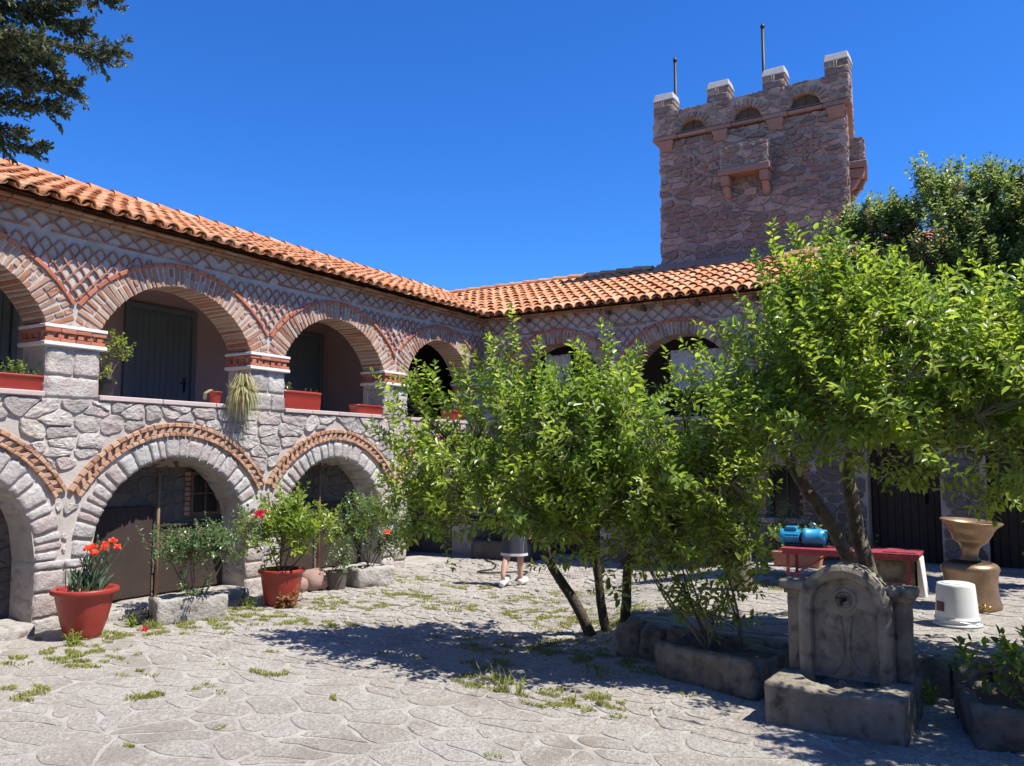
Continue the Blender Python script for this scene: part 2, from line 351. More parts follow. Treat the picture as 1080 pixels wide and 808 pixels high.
def rubble(mb, fr, u0, u1, v0, v1, cu, cv, mo, m, circles=(), rects=(), depth=.03, jitter=.42, keep=None, seed=1, rough=.008, hfun=None, sub=.045, minarea=.12, drop=0., smooth_n=1, warp=0., merge=.16):
    rg = random.Random(seed); seeds = []
    rows = max(1, round((v1 - v0) / cv)); k = 0
    for r in range(rows):
        v = v0 + (r + .5) * (v1 - v0) / rows; n = max(1, round((u1 - u0) / cu)); off = rg.random()
        u = u0 - cu * off
        while u < u1 + cu:
            if rg.random() > merge: seeds.append((u + rg.uniform(-1, 1) * jitter * cu, v + rg.uniform(-1, 1) * jitter * cv * .8))
            if rg.random() < .12: seeds.append((u + rg.uniform(.2, .5) * cu, v + rg.choice((-.45, .45)) * cv))
            u += cu * rg.uniform(.6, 1.45)
    asp = cu / cv
    grid = {}
    for s in seeds: grid.setdefault((int(s[0] // (cu * 1.5)), int(s[1] // (cv * 1.5))), []).append(s)
    for s in seeds:
        if not (u0 < s[0] < u1 and v0 < s[1] < v1): continue
        if keep and not keep(*s): continue
        if drop and rg.random() < drop: continue
        poly = [(max(u0, s[0] - cu * 1.6), max(v0, s[1] - cv * 1.6)), (min(u1, s[0] + cu * 1.6), max(v0, s[1] - cv * 1.6)),
                (min(u1, s[0] + cu * 1.6), min(v1, s[1] + cv * 1.6)), (max(u0, s[0] - cu * 1.6), min(v1, s[1] + cv * 1.6))]
        gi, gj = int(s[0] // (cu * 1.5)), int(s[1] // (cv * 1.5))
        for di in (-2, -1, 0, 1, 2):
            for dj in (-2, -1, 0, 1, 2):
                for q in grid.get((gi + di, gj + dj), ()):
                    if q is s: continue
                    dx, dy = q[0] - s[0], (q[1] - s[1]) * asp * asp
                    mx_, my_ = (q[0] + s[0]) / 2, (q[1] + s[1]) / 2
                    l = math.hypot(dx, dy)
                    if l < 1e-6: continue
                    nx, ny = dx / l, dy / l
                    poly = clip(poly, nx, ny, nx * mx_ + ny * my_ - mo / 2)
                    if len(poly) < 3: break
        ok = len(poly) >= 3
        for (cx, cy, r) in circles:
            if not ok: break
            dx, dy = s[0] - cx, s[1] - cy; l = math.hypot(dx, dy)
            if l < r: ok = False; break
            if l < r + cu * 2: poly = clip(poly, -dx / l, -dy / l, -(dx / l * cx + dy / l * cy) - r - mo / 2); ok = len(poly) >= 3
        for (a0, a1, b0, b1) in rects:
            if not ok: break
            gaps = [(a0 - s[0], 1, 0, a0 - mo / 2), (s[0] - a1, -1, 0, -a1 - mo / 2), (b0 - s[1], 0, 1, b0 - mo / 2), (s[1] - b1, 0, -1, -b1 - mo / 2)]
            g = max(gaps)
            if g[0] < 0: ok = False; break
            if g[0] < cu * 2: poly = clip(poly, g[1], g[2], g[3]); ok = len(poly) >= 3
        if not ok or area(poly) < minarea * cu * cv: continue
        # densify outline, round the corners, jitter
        out = []
        for i in range(len(poly)):
            a, b = poly[i], poly[(i + 1) % len(poly)]
            k = max(1, int(math.hypot(b[0] - a[0], b[1] - a[1]) / sub))
            for j in range(k): out.append((a[0] + (b[0] - a[0]) * j / k, a[1] + (b[1] - a[1]) * j / k))
        if warp:
            out = [(x + warp * (noise.noise(Vector((x * 3.1, y * 3.1, 5))) + .6 * noise.noise(Vector((x * 9, y * 9, 8)))), y + warp * (noise.noise(Vector((x * 3.1, y * 3.1, 25))) + .6 * noise.noise(Vector((x * 9, y * 9, 28))))) for x, y in out]
        for _ in range(smooth_n):
            out = [((out[i - 1][0] + 2 * out[i][0] + out[(i + 1) % len(out)][0]) / 4, (out[i - 1][1] + 2 * out[i][1] + out[(i + 1) % len(out)][1]) / 4) for i in range(len(out))]
        cx = sum(p[0] for p in out) / len(out); cy = sum(p[1] for p in out) / len(out)
        rad = math.sqrt(area(poly) / math.pi)
        n = len(out); V = []; sd = rg.random() * 60
        dep = depth * rg.uniform(.6, 1.25); tu, tv = rg.uniform(-1, 1) * .12 * dep / rad, rg.uniform(-1, 1) * .12 * dep / rad
        bev = min(.011, rad * .16)
        for ri, (ins, dd) in enumerate(((0, -.012), (bev * .25, dep * .55), (bev, dep * .93), (rad * .45, dep), (rad * .75, dep * 1.02))):
            for p in out:
                x, y = p[0] - cx, p[1] - cy; l = math.hypot(x, y) or 1
                sc = max(.05, 1 - ins / l) if ri < 3 else max(.1, 1 - ins / rad)
                if ri < 3: jx = noise.noise(Vector((p[0] * 14, p[1] * 14, sd))) * rough * 1.1 + noise.noise(Vector((p[0] * 40, p[1] * 40, sd))) * rough * .5
                else: jx = 0
                X, Y = cx + x * sc + x / l * jx, cy + y * sc + y / l * jx
                d = dd + (x * sc * tu + y * sc * tv if ri else 0)
                if ri >= 2: d += noise.noise(Vector((X * 9, Y * 9, sd))) * rough * 1.5 + noise.noise(Vector((X * 24, Y * 24, sd))) * rough * 1.1
                V.append(fr(X, Y, d + (hfun(X, Y) if hfun else 0)))
        V.append(fr(cx, cy, dep * 1.02 + noise.noise(Vector((cx * 9, cy * 9, sd))) * rough + (hfun(cx, cy) if hfun else 0)))
        F = []
        for ri in range(4):
            for i in range(n):
                F.append((ri * n + i, ri * n + (i + 1) % n, (ri + 1) * n + (i + 1) % n, (ri + 1) * n + i))
        for i in range(n): F.append((4 * n + i, 4 * n + (i + 1) % n, 5 * n))
        mb.add(V, F, m)

def wall_core(mb, fr, u0, u1, v0, v1, openings, thick, m, du=.06):
    """solid wall with openings (a0,a1,bottom,topfunc); front, back and reveals"""
    us = {u0, u1}
    for (a0, a1, b, tf) in openings:
        n = max(1, int((a1 - a0) / du)) if callable(tf) else 1
        for i in range(n + 1):
            c = a0 + (a1 - a0) * i / n
            if u0 <= c <= u1: us.add(c)
    us = sorted(us)
    def ivs(ua, ub, u):
        mid = (ua + ub) / 2; res = [[v0, v1, v0, v1]]
        ops = sorted([o for o in openings if o[0] < mid < o[1]], key=lambda o: o[2])
        cur_a = cur_b = v0; out = []
        for (a0, a1, b, tf) in ops:
            if b > cur_a + 1e-4: out.append((cur_a, cur_b, b, b))
            ta = tf(ua) if callable(tf) else tf; tb = tf(ub) if callable(tf) else tf
            for d in (0, -thick):    # lintel / intrados + sill
                pass
            quad(mb, fr(ua, ta, 0), fr(ub, tb, 0), fr(ub, tb, -thick), fr(ua, ta, -thick), m)
            if b > v0 + 1e-4: quad(mb, fr(ua, b, 0), fr(ub, b, 0), fr(ub, b, -thick), fr(ua, b, -thick), m)
            cur_a, cur_b = ta, tb
        out.append((cur_a, cur_b, v1, v1)); return out
    for i in range(len(us) - 1):
        ua, ub = us[i], us[i + 1]
        for (la, lb, ha, hb) in ivs(ua, ub, 0):
            quad(mb, fr(ua, la, 0), fr(ub, lb, 0), fr(ub, hb, 0), fr(ua, ha, 0), m)
            quad(mb, fr(ua, la, -thick), fr(ub, lb, -thick), fr(ub, hb, -thick), fr(ua, ha, -thick), m)
    for (a0, a1, b, tf) in openings:
        for a in (a0, a1):
            t = tf(a) if callable(tf) else tf
            quad(mb, fr(a, b, 0), fr(a, t, 0), fr(a, t, -thick), fr(a, b, -thick), m)
    quad(mb, fr(u0, v0, 0), fr(u0, v1, 0), fr(u0, v1, -thick), fr(u0, v0, -thick), m)
    quad(mb, fr(u1, v0, 0), fr(u1, v1, 0), fr(u1, v1, -thick), fr(u1, v0, -thick), m)
    quad(mb, fr(u0, v1, 0), fr(u1, v1, 0), fr(u1, v1, -thick), fr(u0, v1, -thick), m)

# ------------------------------------------------------------------ arcade wing (generic)
Z_SILL, Z_SPR, Z_TOP, TH = 2.59, 3.34, 4.58, .45
def circ3(c, s, z0):      # circle through (+-c,z0) with rise s -> (centre z, radius)
    r = (c * c + s * s) / (2 * s); return z0 + s - r, r

def ring_bricks(mb, fr, uc, zi, ri, zo, ro, a_max, n, lim, d0, d1, m, gap=.3, split=True, b=.005, jit=.004, zmin=-9):
    for i in range(n):
        a = -a_max + 2 * a_max * (i + .5) / n; h = a_max / n * (1 - gap * rnd.uniform(.7, 1.2))
        def outer(t):
            # radial from intrados centre until outer circle / lateral limit
            s_, c_ = math.sin(t), math.cos(t); dz = zi - zo
            q = c_ * dz; r = -q + math.sqrt(max(0, q * q - dz * dz + ro * ro))
            if abs(s_) > 1e-4:
                L_ = lim[1] if s_ > 0 else lim[0]
                r = min(r, L_ / abs(s_))
            return r
        rin = ri; rout = min(outer(a - h), outer(a + h)) - .004
        if rout - rin < .05: continue
        segs = [(rin, rout)]
        if split:
            k = rnd.random(); L_ = rout - rin
            if k < .35: segs = [(rin, rin + L_ * .48), (rin + L_ * .53, rout)]
            elif k < .6: segs = [(rin, rin + L_ * .64), (rin + L_ * .70, rout)]
            elif k < .72: segs = [(rin, rin + L_ * .3), (rin + L_ * .35, rin + L_ * .66), (rin + L_ * .71, rout)]
        for si, (r0, r1) in enumerate(segs):
            dd = d0 if si == 0 else -.03
            out = d1 * rnd.uniform(.5, 1.3)
            P = []
            for k in range(8):
                t = a + (h if k & 1 else -h); r = r1 if k & 2 else r0
                P.append(fr(uc + r * math.sin(t), zi + r * math.cos(t), out if k & 4 else dd))
            hexa(mb, P, b, m, jit)

def scallops(mb, fr, u0, u1, v0, v1, pitch, rowh, test, m, rad=.505, th=.017, seed=3, d=.028):
    rg = random.Random(seed); row = 0; v = v0
    while v < v1:
        u = u0 + (pitch / 2 if row % 2 else 0)
        while u < u1:
            cu_, cv_ = u + rg.uniform(-.006, .006), v + rg.uniform(-.005, .005); r = pitch * rad * rg.uniform(.96, 1.04)
            sq = rg.uniform(.72, .95); tl = rg.uniform(-.12, .12); dd = d * rg.uniform(.7, 1.25)
            if rg.random() > .03:
                pts = []
                hh = rowh * 1.04 * rg.uniform(.94, 1.06)
                for k in range(11):
                    q = -1 + 2 * k / 10; x = cu_ + r * q; y = cv_ + hh * (1 - abs(q) ** 1.7) + tl * .1 * r * q
                    nx_, ny_ = q * abs(q) ** -.3 * .9 if q else 0, 1; l_ = math.hypot(nx_, ny_)
                    pts.append((x, y, x - th * nx_ / l_, y - th * ny_ / l_))
                run = []
                for p in pts + [None]:
                    if p and u0 < p[0] < u1 and v0 - .05 < p[1] < v1 + .085 and test(p[0], p[1]): run.append(p)
                    else:
                        if len(run) > 1:
                            V = []; F = []
                            for q in run: V += [fr(q[0], q[1], -.01), fr(q[0], q[1], dd), fr(q[2], q[3], dd), fr(q[2], q[3], -.01)]
                            for k in range(len(run) - 1):
                                for e in range(3): F.append((k * 4 + e, k * 4 + 4 + e, k * 4 + 5 + e, k * 4 + 1 + e))
                            F.append((0, 1, 2, 3)); F.append(tuple(4 * (len(run) - 1) + e for e in range(4)))
                            mb.add(V, F, m)
                        run = []
            u += pitch
        v += rowh; row += 1

def stone_quoins(mb, fr, u0, u1, v0, v1, d0, d1, hstep, m, split=True):
    v = v0; row = 0
    while v < v1 - .02:
        h = hstep * rnd.uniform(.8, 1.25)
        if v + h > v1 - .09: h = v1 - v
        c = [u0, u1]
        if split and (u1 - u0) > .5 and rnd.random() < .75: c = [u0, u0 + (u1 - u0) * rnd.choice((.38, .5, .6)), u1]
        for a, b in zip(c, c[1:]):
            frock(mb, fr, a + (.006 if a > u0 else 0), b - (.006 if b < u1 else 0), v + .006, v + h - .006, d0, d1 * rnd.uniform(.7, 1.6), m, (9, 7, 6), .016, .017, 10)
        v += h; row += 1

def plank_door(parent, fr, u0, u1, v0, v1, d, m, handle_side=1, name='door'):
    mb = MB(); n = max(3, int((u1 - u0) / .105))
    for i in range(n):
        a = u0 + (u1 - u0) * i / n; b = u0 + (u1 - u0) * (i + 1) / n
        box(mb, fr, a + .0025, b - .0025, v0, v1, d, d + .035, m, .005)
    do = mb.build(name, parent)
    mb = MB()
    box(mb, fr, u0 - .09, u0 - .004, v0, v1 + .09, d, d + .07, m, .008); box(mb, fr, u1 + .004, u1 + .09, v0, v1 + .09, d, d + .07, m, .008)
    box(mb, fr, u0 - .002, u1 + .002, v1 + .004, v1 + .088, d, d + .07, m, .008)
    mb.build('door_frame', do)
    mb = MB(); hu = u1 - .10 if handle_side > 0 else u0 + .10
    box(mb, fr, hu - .022, hu + .022, v0 + .93, v0 + 1.15, d + .036, d + .042, 'iron', .003)
    tube(mb, [fr(hu, v0 + 1.07, d + .04), fr(hu, v0 + 1.07, d + .09), fr(hu - .11 * handle_side, v0 + 1.065, d + .095)], .011, 'iron', 8)
    mb.build('door_handle', do, smooth=True)
    return do

def barrel_tiles(mb, fr, u0, u1, slope, ncol_pitch, nrow, length, keep, seed=5):
    """fr: u along eave, v up (world z), d outward (horizontal, eave = 0, decreasing inwards). tiles run inward"""
    rg = random.Random(seed); cs = math.cos(math.atan(slope)); sn = math.sin(math.atan(slope))
    n = int((u1 - u0) / ncol_pitch)
    def pt(u, s, h):   # s along slope from eave, h normal height
        return fr(u, s * sn + h * cs, -(s * cs) + h * sn)
    for c in range(n + 1):
        u = u0 + c * ncol_pitch; ju = rg.uniform(-.008, .008)
        for r in range(nrow):
            s0 = r * length + rg.uniform(-.025, .02) - (.04 if r == 0 else 0); s1 = (r + 1) * length + .06
            if not keep(u, (s0 + s1) / 2 * cs): continue
            jr = rg.uniform(-.03, .03); lift = rg.uniform(0, .013)
            for pan in (0, 1):
                V = []; F = []; K = 9
                ro0, ro1 = (.098, .080) if not pan else (.085, .098)
                uc = u + ju + (ncol_pitch / 2 if pan else 0)
                for (s, ro, hh) in ((s0, ro0, .030 + lift), (s1, ro1, .005 + lift)):
                    for inner in (0, 1):
                        r_ = ro - (.015 if inner else 0)
                        for k in range(K):
                            a = math.pi * k / (K - 1)
                            if not pan: V.append(pt(uc + jr * (s - s0) + r_ * math.cos(a), s, hh + r_ * .88 * math.sin(a) - .006))
                            else: V.append(pt(uc + r_ * math.cos(a), s, .045 + hh - r_ * .62 * math.sin(a) - .012))
                for k in range(K - 1):
                    F.append((k, k + 1, 2 * K + k + 1, 2 * K + k))                  # outer
                    F.append((K + k, 3 * K + k, 3 * K + k + 1, K + k + 1))          # inner
                    F.append((k, K + k, K + k + 1, k + 1))                          # front lip
                F.append((0, 2 * K, 3 * K, K)); F.append((K - 1, 2 * K - 1, 4 * K - 1, 3 * K - 1))
                mb.add(V, F, 'tile')

def ridge_tiles(mb, p0, p1, side, m='tile'):
    d = (p1 - p0); L_ = d.length; d.normalize(); n = int(L_ / .4); K = 8
    upv = Vector((0, 0, 1))
    for i in range(n):
        V = []; F = []
        for s, r in ((i * .4, .125), (i * .4 + .44, .105)):
            for inn in (0, .018):
                for k in range(K):
                    a = math.pi * k / (K - 1); V.append(p0 + d * s + side * (r - inn) * math.cos(a) + upv * ((r - inn) * math.sin(a) * .8 + (.02 if s == i * .4 else 0)))
        for k in range(K - 1): F += [(k, k + 1, 2 * K + k + 1, 2 * K + k), (K + k, 3 * K + k, 3 * K + k + 1, K + k + 1), (k, K + k, K + k + 1, k + 1)]
        mb.add(V, F, m)

EAVE_Z, OV, SLOPE, RD = 4.645, .30, .395, 3.25
def arcade(root, fr, ubeg, uend, bays, lower, eave_ext, seed, low_rects=(), uext=(), base=-.06, band=True, rm='rubble'):
    """bays: list of (u0,u1, limL, limR); lower: bays that also have a stone arch below"""
    rise = .71
    ups = []; lows = []
    for (a, b, l0, l1) in bays:
        c = (b - a) / 2; uc = (a + b) / 2
        zi, ri = circ3(c, rise, Z_SPR)
        ch = c + max(l0, l1); s = 4.34 - 3.60
        ro = (ch * ch + s * s) / (2 * s); zo = 4.34 - ro
        ups.append((uc, c, zi, ri, zo, ro, l0, l1))
    for (a, b, l0, l1) in lower:
        c = (b - a) / 2; uc = (a + b) / 2; zi = 1.87 - c; ch = c + max(l0, l1); s = 2.31 - 1.50
        ro = (ch * ch + s * s) / (2 * s); lows.append((uc, c, zi, c, 2.31 - ro, ro, l0, l1))
    ops = []
    for (uc, c, zi, ri, *_), in zip(ups): ops.append((uc - c, uc + c, Z_SILL - .05, (lambda u, uc=uc, zi=zi, ri=ri: zi + math.sqrt(max(1e-6, (ri + .008) ** 2 - (u - uc) ** 2)))))
    for (uc, c, zi, ri, *_), in zip(lows): ops.append((uc - c, uc + c, base, (lambda u, uc=uc, zi=zi, ri=ri: zi + math.sqrt(max(0, ri ** 2 - (u - uc) ** 2)) + .008)))
    for (a0, a1, b0, b1) in low_rects: ops.append((a0, a1, b0, b1))
    core = MB(); wall_core(core, fr, ubeg, uend, base, Z_TOP, ops, TH, 'mortar')
    # rubble between the ground and the sill course
    circles = [(uc, zo, ro + .008) for (uc, c, zi, ri, zo, ro, l0, l1) in lows]
    def keep(u, v):
        for (uc, c, zi, ri, zo, ro, l0, l1) in lows:
            if uc - c - l0 < u < uc + c + l1 and v < 1.5: return False
        return True
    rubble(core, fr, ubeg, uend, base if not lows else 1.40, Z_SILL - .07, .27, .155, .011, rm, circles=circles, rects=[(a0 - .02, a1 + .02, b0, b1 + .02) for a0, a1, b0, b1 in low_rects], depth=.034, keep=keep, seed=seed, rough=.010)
    # two thin rubble courses just under the sills already covered; wall object
    for i in range(len(lows) - 1):
        q0, q1 = lows[i], lows[i + 1]; mid = (q0[0] + q0[1] + q1[0] - q1[1]) / 2
        rubble(core, fr, mid - .2, mid + .2, .80, 1.50, .15, .12, .010, 'rubble', circles=[(q[0], q[2], q[3] + .285) for q in (q0, q1)], depth=.026, seed=90 + i, rough=.012, keep=lambda u, v: v < 1.42 - abs(u - mid) * .4, jitter=.3, minarea=.05)
    core.build('wall', root)
    # lower piers (quoins) and stone arches, brick bands
    for (uc, c, zi, ri, zo, ro, l0, l1) in lows:
        mb = MB()
        stone_quoins(mb, fr, uc - c - l0 + .004, uc - c - .001, base, zi, -TH + .01, .024, .24, 'voussoir', False)
        mb.build('pier', root, smooth=True)
        mb = MB()
        stone_quoins(mb, fr, uc + c + .001, uc + c + l1 - .004, base, zi, -TH + .01, .024, .24, 'voussoir', False)
        mb.build('pier', root, smooth=True)
        mb = MB(); n = 25; aw = math.pi
        bounds = [-aw / 2]; 
        ws = [rnd.uniform(.55, 1.45) for _ in range(n)]; tot = sum(ws)
        for w_ in ws: bounds.append(bounds[-1] + aw * w_ / tot)
        for i in range(n):
            t0, t1 = bounds[i] + .006, bounds[i + 1] - .006
            r1 = ri + .275 * rnd.uniform(.82, 1.06)
            tm = (t0 + t1) / 2
            lm = (c + (l1 if tm > 0 else l0)) / max(.05, abs(math.sin(t1 if tm > 0 else t0)))
            r1 = min(r1, lm - .006)
            hw = (t1 - t0) / 2; rm = (ri + r1) / 2
            def mp(a_, b_, c_, tm=tm, rm=rm, hw=hw):
                t = tm + a_ / rm; r = rm + b_
                return fr(uc + r * math.sin(t), zi + r * math.cos(t), c_ - TH / 2 + .02)
            rock(mb, mp, (hw * rm, (r1 - ri) / 2, TH / 2 + rnd.uniform(0, .014)), (4, 5, 3), .02, .011, 9, 'voussoir', rnd.random() * 40)
        mb.build('stone_arch', root, smooth=True)
        if band:
            mb = MB()
            for (ra, rb, nn, g) in ((ro - .165, ro - .122, 36, .02), (ro - .05, ro, 34, .02)):
                am = math.asin(min(.999, (c + max(l0, l1) - .005) / ro))
                for i in range(nn):
                    t0 = -am + 2 * am * i / nn + .003; t1 = -am + 2 * am * (i + 1) / nn - .003
                    if max(abs(rb * math.sin(t0)), abs(rb * math.sin(t1))) > c + (l1 if t1 > 0 else l0): continue
                    P = [fr(uc + (rb if k & 2 else ra) * math.sin(t1 if k & 1 else t0), zo + (rb if k & 2 else ra) * math.cos(t1 if k & 1 else t0), (.052 + rnd.uniform(-.008, .008)) if k & 4 else -.02) for k in range(8)]
                    hexa(mb, P, .006, 'bandbrick', .004)
            nn = 30
            for i in range(nn):
                t = -am + 2 * am * (i + .5) / nn; h = .013; sk = .02 * (1 if i % 2 else 1)
                P = []
                for k in range(8):
                    r_ = ro - .052 if k & 2 else ro - .120
                    tt = t + (h if k & 1 else -h) / (1 if k & 2 else .6) + (sk / ro if k & 2 else -sk / ro)
                    P.append(fr(uc + r_ * math.sin(tt), zo + r_ * math.cos(tt), .040 if k & 4 else -.02))
                if abs(P[0].dot(fr.u) - fr.o.dot(fr.u) - uc) < c + (l1 if t > 0 else l0): hexa(mb, P, .004, 'bandbrick', .004)
            mb.build('brick_band', root)
    # upper piers + capitals
    edges = []
    for i, b in enumerate(bays):
        edges.append((b[0], b[1]))
    pl = [(ubeg if i == 0 else edges[i - 1][1], edges[i][0]) for i in range(len(edges))] + [(edges[-1][1], uend)]
    for (a, b) in pl:
        mb = MB(); stone_quoins(mb, fr, a + .001, b - .001, Z_SILL - .06, 3.09, -TH + .01, .018, .25, 'rubble', True)
        mb.build('pier', root, smooth=True)
        mb = MB()
        def slab(v0, v1, o, m, bb=.006, s=1): box(mb, fr, a - o, b + o, v0, v1, -TH - o * .5, o + .01, m, bb)
        slab(3.105, 3.148, .055, 'marble'); 
        slab(3.25, 3.272, .02, 'mortar'); slab(3.16, 3.25, -.002, 'mortar'); slab(3.302, 3.34, .055, 'marble')
        for (v0, v1, o, st, gp) in ((3.150, 3.190, .042, .15, .006), (3.193, 3.246, .030, .11, .045), (3.255, 3.300, .048, .17, .006)):
            nn = max(2, round((b - a) / st)); L_ = (b - a + 2 * o)
            for i in range(nn):
                box(mb, fr, a - o + L_ * i / nn + gp / 2, a - o + L_ * (i + 1) / nn - gp / 2, v0, v1, -.06, o + .01 + rnd.uniform(-.006, .006), 'redbrick', .004, .003)
            for uu, sg in ((a, -1), (b, 1)):
                for i in range(3):
                    d0 = -TH + (TH - .07) * i / 3; d1 = -TH + (TH - .07) * (i + 1) / 3 - gp
                    u2 = uu + sg * (o + rnd.uniform(-.005, .005))
                    box(mb, fr, min(uu - sg * .05, u2), max(uu - sg * .05, u2), v0, v1, d0, d1, 'redbrick', .004, .003)
        mb.build('capital', root)
    # brick arches + rims
    for (uc, c, zi, ri, zo, ro, l0, l1) in ups:
        am = math.asin(min(.999, c / ri)) + (.0 if c < ri else 0)
        mb = MB(); ring_bricks(mb, fr, uc, zi, ri, zo, ro - .06, am + .16, 46, (c + l0 - .004, c + l1 - .004), -TH + .01, .012, 'brick', gap=.36, jit=.008)
        mb.v = [v for v in mb.v]
        mb.build('brick_arch', root)
        mb = MB(); nn = 20; am = math.asin(min(.999, (c + max(l0, l1) - .004) / ro))
        for i in range(nn):
            t0 = -am + 2 * am * i / nn + .004; t1 = -am + 2 * am * (i + 1) / nn - .004
            if max(abs(ro * math.sin(t0)), abs(ro * math.sin(t1))) > c + (l1 if t1 > 0 else l0): continue
            P = [fr(uc + (ro if k & 2 else ro - .05) * math.sin(t1 if k & 1 else t0), zo + (ro if k & 2 else ro - .05) * math.cos(t1 if k & 1 else t0), (.035 + rnd.uniform(-.004, .004)) if k & 4 else -.03) for k in range(8)]
            hexa(mb, P, .006, 'redbrick', .003)
        mb.build('arch_rim', root)
    # fish scale tile pattern
    def test(u, v):
        for (uc, c, zi, ri, zo, ro, l0, l1) in ups:
            if (u - uc) ** 2 + (v - zo) ** 2 < (ro + .018) ** 2 and uc - c - l0 - .01 <= u <= uc + c + l1 + .01: return False
        return True
    mb = MB()
    if band:
        scallops(mb, fr, ubeg, uend, 3.60, 4.27, .160, .088, test, 'scallop', seed=seed)
        scallops(mb, fr, ubeg, uend, 4.40, 4.50, .25, .085, lambda u, v: True, 'scallop', seed=seed + 1, th=.016)
    else:
        scallops(mb, fr, ubeg, uend, 3.62, 4.22, .18, .10, test, 'scallop', seed=seed)
        scallops(mb, fr, ubeg, uend, 4.33, 4.55, .25, .10, lambda u, v: True, 'scallop', seed=seed + 1, th=.018)
    mb.build('tile_pattern', root)
    mb = MB(); zz = 4.372 if band else 4.27; u = ubeg
    for rr_ in range(1 if band else 2):
        u = ubeg
        while u < uend - .05:
            l = rnd.uniform(.10, .24); l = min(l, uend - u)
            if rnd.random() < .8 and (not (4.29 < zz < 4.36) ): box(mb, fr, u, u + l - .012, zz + rr_ * .035, zz + .026 + rr_ * .035, -.01, .014 + rnd.uniform(-.005, .005), 'brick', .004, .003)
            u += l
    mb.build('brick_course', root)
    # eave course of dentil bricks under the tiles
    mb = MB(); u = ubeg
    while u < uend - .05:
        l = min(rnd.uniform(.16, .24), uend - u); box(mb, fr, u, u + l - .01, 4.575, 4.612, -.1, .085 + rnd.uniform(-.012, .012), 'brick', .005, .003)
        box(mb, fr, u + .02, u + l + .01, 4.615, 4.645, -.1, .14 + rnd.uniform(-.012, .012), 'brick', .005, .003); u += l
    mb.build('eave_course', root)
    # sills
    for (a, b, l0, l1) in bays:
        mb = MB(); u = a + .002
        while u < b - .01:
            l = rnd.uniform(.5, .9); l = b - .002 - u if u + l > b - .3 else l
            box(mb, fr, u, u + l - .006, Z_SILL - .058, Z_SILL, -TH - .02, .05 + rnd.uniform(-.004, .004), 'sill', .008, .002); u += l
        mb.build('parapet_sill', root)
    return ups, lows

# ------------------------------------------------------------------ LEFT WING
LX = -9.057
FL = Fr((LX, 0, 0), (0, 1, 0), (0, 0, 1), (1, 0, 0))
P_, PW = 2.868, .628
YB = 13.9
left = thing('arcaded_wing', 'sunlit stone wing with round arches on both storeys, along the left of the courtyard', 'building', (LX, 6, 0))
h = PW / 2
lb = [(5.738 + k * P_, 5.738 + (k + 1) * P_ - PW, h, h) for k in (-2, -1, 0, 1)] + [(11.474, 13.52, h, .375)]
arcade(left, FL, -.628, YB + .3, lb, lb, None, 11)
# gallery behind the upper arches
def gallery(root, fr, u0, u1, depth, m, zc=4.5, zf=1.95):
    mb = MB()
    box(mb, fr, u0, u1, zf, zc, -depth - .2, -depth, m, 0)
    mb.build('gallery_wall', root)
    mb = MB(); box(mb, fr, u0, u1, zf - .2, zf - .003, -depth - .2, -TH - .003, m, 0); mb.build('gallery_floor', root)
    mb = MB(); box(mb, fr, u0, u1, zc + .003, zc + .07, -depth - .2, -TH - .003, m, 0); mb.build('gallery_ceiling', root)
    mb = MB(); box(mb, fr, u0 - .2, u0 - .003, zf, zc, -depth - .2, -.012, m, 0); mb.build('end_wall', root)
    mb = MB(); box(mb, fr, u1 + .003, u1 + .2, zf, zc, -depth - .2, -TH - .01, m, 0); mb.build('end_wall', root)
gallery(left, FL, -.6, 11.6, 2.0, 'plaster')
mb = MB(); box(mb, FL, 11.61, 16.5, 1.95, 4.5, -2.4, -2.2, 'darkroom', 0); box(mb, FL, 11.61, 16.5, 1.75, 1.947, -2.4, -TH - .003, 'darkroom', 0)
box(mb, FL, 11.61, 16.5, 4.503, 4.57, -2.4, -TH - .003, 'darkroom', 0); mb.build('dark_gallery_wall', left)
for (a, b) in ((1.6, 2.7), (4.75, 5.75), (7.44, 8.50), (10.25, 11.33)):
    plank_door(left, FL, a, b, 1.96, 4.08, -2.0, 'bluedoor')
plank_door(left, FL, 12.1, 13.1, 1.96, 4.0, -2.19, 'wood')
mb = MB(); box(mb, FL, 5.99, 6.07, 3.32, 3.40, -2.0, -1.985, 'marble', .004); mb.build('socket', left)
# infill of the lower arches
for i, (a, b, l0, l1) in enumerate(lb):
    last = i == 4
    mb = MB(); d = -TH - .02 if not last else -2.6
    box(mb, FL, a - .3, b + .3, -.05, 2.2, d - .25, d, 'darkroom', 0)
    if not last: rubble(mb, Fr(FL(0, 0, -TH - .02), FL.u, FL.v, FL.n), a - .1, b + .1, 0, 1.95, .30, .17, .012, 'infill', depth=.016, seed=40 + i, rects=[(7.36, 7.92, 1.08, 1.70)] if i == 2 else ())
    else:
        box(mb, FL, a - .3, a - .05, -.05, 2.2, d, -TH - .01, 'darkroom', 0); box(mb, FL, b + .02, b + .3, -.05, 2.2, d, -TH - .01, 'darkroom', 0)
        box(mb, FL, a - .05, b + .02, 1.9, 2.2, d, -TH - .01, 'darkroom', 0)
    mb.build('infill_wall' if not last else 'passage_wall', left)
    mb = MB()
    if not last:
        u = a + .02
        while u < b - .02:
            l = min(rnd.uniform(.5, .9), b - .02 - u); frock(mb, FL, u, u + l - .012, -.05, .13, -.42, .16, 'whitrough', (8, 3, 6), .035, .015, 6); u += l
        mb.build('threshold', left, smooth=True)
